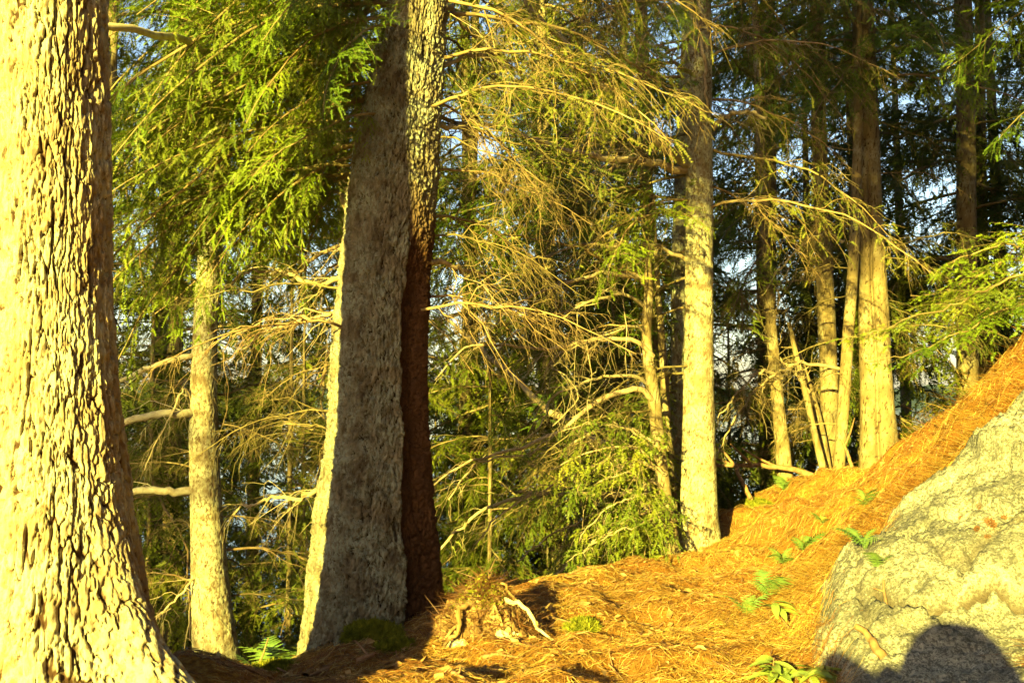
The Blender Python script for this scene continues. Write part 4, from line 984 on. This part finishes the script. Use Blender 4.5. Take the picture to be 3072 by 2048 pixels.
def fern(X, Y, size, n, seed, label, dep=None):
    rng = np.random.RandomState(seed); p = shit(X, Y) if dep is None else at(X, Y, dep)
    if dep is not None: p[2] = h1(p[0], p[1])
    e = tag(empty('fern', tuple(p)), label, 'fern', 'ferns along the path and bank')
    for k in range(n):
        o = link('frond', FR[rng.randint(4)], e); s_ = size / .3 * (.75 + .5 * rng.rand()); o.scale = (s_, s_, s_)
        o.rotation_euler = (rng.normal(0, .3), -.45 - .5 * rng.rand(), k * 6.28 / n + rng.normal(0, .4))


fern(1845, 1268, .19, 5, 1, 'tallest fern midway up the line of ferns beside the path')
fern(1800, 1298, .17, 5, 2, 'fern right below the tallest one beside the path')
fern(1768, 1368, .2, 6, 3, 'fern with upright frond, lower down the fern line')
fern(1715, 1415, .16, 4, 4, 'small dim fern lowest in the line beside the path')
fern(1985, 1258, .15, 5, 5, 'fern hanging in shade at the upper left corner of the boulder')
fern(1985, 1165, .17, 4, 6, 'fern highest up the slope, under the seamed trunk')
fern(1890, 1205, .16, 4, 7, 'small fern above the tallest fern, on the slope side of the path')
fern(2020, 1305, .12, 3, 8, 'tiny fern sprig rooted on the boulder edge')
fern(632, 1496, .30, 5, 9, 'upright sunlit fern behind the bank, right of the slim trunk', 5.4)
fern(700, 1478, .26, 4, 10, 'sunlit fern touching the left foot of the grey hemlock', 5.2)
fern(1800, 1128, .2, 4, 11, 'small fern at the lip of the path below the slim leaning trunk')
fern(590, 1545, .2, 4, 12, 'low fern close to the foot of the slim sunlit trunk', 6.2)


# ---- leafy shoots
def leafm(L, wd):
    mb = MB(); n = 7; t = np.linspace(0, 1, n); V = []
    for s_ in t:
        h = wd * math.sin(math.pi * min(.97, s_ * .93 + .05)) ** .8; z = .12 * L * s_ - .32 * L * s_ * s_
        V += [(L * s_, -h, z + h * .35), (L * s_, 0, z), (L * s_, h, z + h * .35)]
    F = []
    for i in range(n - 1): F += [[3 * i, 3 * i + 3, 3 * i + 4, 3 * i + 1], [3 * i + 1, 3 * i + 4, 3 * i + 5, 3 * i + 2]]
    mb.add(V, F); return mb.mesh('leaf', [M_LAUREL])


LM = leafm(.11, .017)


def shoot(X, Y, stems, seed, label, h=.10, sc=1.0, leaves=8):
    rng = np.random.RandomState(seed); p = shit(X, Y); e = tag(empty('laurel_plant', tuple(p)), label, 'plant')
    for k in range(stems):
        b = np.array([rng.normal(0, .09 * (stems > 1)), rng.normal(0, .05 * (stems > 1)), -.02]); tp = b + np.array([rng.normal(0, .03), rng.normal(0, .03), h * (.7 + .6 * rng.rand()) + .02])
        m2 = MB(); tubes(m2, np.array([b, (b + tp) / 2 + rng.normal(0, .006, 3), tp]), np.array([.004, .003, .002]), 5); link('stem', m2.mesh('stem', [M_STICK]), e)
        for q in range(leaves):
            o = link('leaf', LM, e, tuple(b + (tp - b) * (.7 + .3 * q / leaves))); s_ = sc * (.7 + .5 * rng.rand()); o.scale = (s_, s_, s_)
            o.rotation_euler = (rng.normal(0, .35), -.25 + .5 * rng.rand(), q * 2.4 + rng.normal(0, .3))


shoot(1775, 1572, 9, 1, 'leafy laurel clump at the bottom edge left of the boulder', .07, .75)
shoot(1822, 1440, 1, 2, 'single pale laurel sprig left of the boulder', .10, .9, 9)
shoot(1215, 1312, 2, 3, 'bright leafy sprout on the bank left of the sunlit spruce', .22, .55, 14)


# ---- cones on the rock
def cone(X, Y, L, seed, label):
    rng = np.random.RandomState(seed); p = shit(X, Y); mb = MB()
    for i in range(46):
        t = i / 46; a = i * 2.39996; r = L * .23 * math.sin(math.pi * (t * .85 + .12)) ** .7; c = np.array([r * math.cos(a), r * math.sin(a), L * (t - .5)])
        d = np.array([math.cos(a), math.sin(a), .5]); e = np.array([-math.sin(a), math.cos(a), 0]); s_ = L * .13
        mb.add([c * .5, c + e * s_ * .7, c + d * s_ * 1.1, c - e * s_ * .7, c + d * s_ * .6 + np.array([0, 0, s_ * .5])], [[0, 1, 2], [0, 2, 3], [1, 4, 2], [3, 2, 4]])
    tubes(mb, np.array([[0, 0, -L * .5], [0, 0, L * .5]]), np.array([L * .12, L * .06]), 6)
    o = link('pine_cone', mb.mesh('pine_cone', [M_CONE], False), loc=(p[0], p[1], p[2] + L * .15)); o.rotation_euler = (1.4 + rng.normal(0, .2), rng.normal(0, .3), rng.rand() * 6)
    tag(o, label, 'pine cone', 'cones and scales on the boulder')


cone(2250, 1165, .05, 1, 'cone in the upper part of the brown cluster on the boulder')
cone(2275, 1205, .055, 2, 'largest cone in the middle of the cluster on the boulder')
cone(2312, 1192, .04, 3, 'cone lying apart, right of the cluster on the boulder')
cone(2245, 1218, .04, 4, 'cone at the lower left of the cluster on the boulder')
cone(2210, 1190, .028, 5, 'smallest cone, left of the cluster on the boulder')
cone(2270, 1235, .03, 6, 'cone lowest in the cluster on the boulder')


# ---- dry leaves strewn about: nobody could count them
def litter():
    rng = np.random.RandomState(9); n = 4200; x = -1.5 + 4.2 * rng.rand(n); y = 3.3 + 4.4 * rng.rand(n); z, r = surf(x, y); k = ~r; x, y, z = x[k], y[k], z[k]; n = len(x)
    a = rng.rand(n) * 6.28; L = .008 + .030 * rng.rand(n) ** 3; d = np.stack([np.cos(a), np.sin(a), rng.normal(0, .3, n)], -1) * L[:, None]; e = np.stack([-np.sin(a), np.cos(a), rng.normal(0, .4, n)], -1) * (L * .5)[:, None]
    c = np.stack([x, y, z + .012], -1); V = np.stack([c - d, c + e * .9 - d * .1, c + d, c - e - d * .1 + np.array([0, 0, .004])], 1)
    mb = MB(); mb.add(V, np.arange(4 * n).reshape(-1, 4)); tag(link('leaf_litter', mb.mesh('leaf_litter', [M_LEAF], False)), 'dry leaf and bark flakes scattered over the pine needles', 'leaf litter', kind='stuff')


litter()


def twigs():
    rng = np.random.RandomState(19); n = 1600; x = -1.6 + 4.4 * rng.rand(n); y = 3.3 + 5.5 * rng.rand(n) ** 1.3; z, r = surf(x, y); k = ~r; x, y, z = x[k], y[k], z[k]; n = len(x)
    a = rng.rand(n) * 6.28; L = .03 + .13 * rng.rand(n) ** 2; P = []
    for s_ in (0, .5, 1):
        qx, qy = x + np.cos(a) * L * s_ - np.sin(a) * L * .12 * s_ * s_, y + np.sin(a) * L * s_ + np.cos(a) * L * .12 * s_ * s_; P.append(np.stack([qx, qy, surf(qx, qy)[0] + .006 + .02 * rng.rand(n) * s_], -1))
    mb = MB(); tubes(mb, np.stack(P, 1), (.0015 + .0025 * rng.rand(n))[:, None] * np.array([1, .9, .5]), 4)
    tag(link('twig_litter', mb.mesh('twig_litter', [M_STICK])), 'small broken twigs strewn over the pine needles', 'twigs', kind='stuff')


twigs()


# ------------------------------------------------------------------ the photographer, whose shadow falls on the boulder
def photographer():
    hx, hy = -.07, -.36; zg = h1(.05, -.55); m_cl = simple('jacket_cloth', [(.05, .06, .09), (.08, .09, .12)], 20); m_sk = simple('skin', [(.45, .28, .2), (.5, .32, .24)], 8, .5)
    m_tr = simple('trouser_cloth', [(.06, .055, .05), (.09, .08, .07)], 20); m_bk = simple('hat_cloth', [(.06, .05, .04), (.1, .09, .07)], 30)
    e = tag(empty('person', (hx, hy - .12, zg)), 'person in a dark jacket and hat holding up a camera to take the photograph', 'person')
    hz = 1.05 - zg; o0 = np.array([hx, hy - .12, zg])
    hip, sh = .90, hz - .20
    vs = [(0, 0, hip, .15), (0, 0, hip + .18, .14), (0, .02, sh - .12, .16), (0, .03, sh, .12), (0, .06, sh + .08, .055), (0, .10, sh + .20, .095), (0, .10, sh + .30, .085),
          (-.19, .03, sh - .02, .07), (-.42, .15, sh + .25, .055), (-.12, .40, sh + .10, .035), (-.07, .44, sh + .16, .035),
          (.19, .03, sh - .02, .07), (.34, .12, sh - .12, .055), (.12, .40, sh + .10, .035), (.07, .44, sh + .16, .035),
          (-.10, 0, hip - .08, .10), (-.11, .04, .48, .07), (-.11, 0, .10, .05), (-.12, .12, .05, .045), (.10, 0, hip - .08, .10), (.11, .04, .48, .07), (.11, 0, .10, .05), (.12, .12, .05, .045)]
    es = [(0, 1), (1, 2), (2, 3), (3, 4), (4, 5), (5, 6), (3, 7), (7, 8), (8, 9), (9, 10), (3, 11), (11, 12), (12, 13), (13, 14), (0, 15), (15, 16), (16, 17), (17, 18), (0, 19), (19, 20), (20, 21), (21, 22)]
    me = bpy.data.meshes.new('body'); me.from_pydata([v[:3] for v in vs], es, []); me.materials.append(m_cl)
    o = link('body', me, e); md = o.modifiers.new('skin', 'SKIN'); md.use_smooth_shade = True
    for i, v in enumerate(vs): me.skin_vertices[0].data[i].radius = (v[3], v[3])
    me.skin_vertices[0].data[0].use_root = True
    o.modifiers.new('sub', 'SUBSURF').levels = 1; o.modifiers['sub'].render_levels = 2
    th = np.arange(24) * 2 * math.pi / 24; prof = [(.175, sh + .17), (.18, sh + .19), (.16, sh + .26), (.13, sh + .32), (.085, sh + .365), (.03, sh + .38)]
    V = np.array([[(r * math.cos(a), .10 + r * 1.08 * math.sin(a), z) for a in th] for r, z in prof]); n = len(prof); i, j = np.meshgrid(np.arange(n - 1), np.arange(24), indexing='ij')
    mb = MB(); mb.add(V, np.stack([i * 24 + j, i * 24 + (j + 1) % 24, (i + 1) * 24 + (j + 1) % 24, (i + 1) * 24 + j], -1).reshape(-1, 4)); mb.f.append((np.array([list(range((n - 1) * 24, n * 24))]), 0)); link('hat', mb.mesh('hat', [m_bk]), e)


photographer()
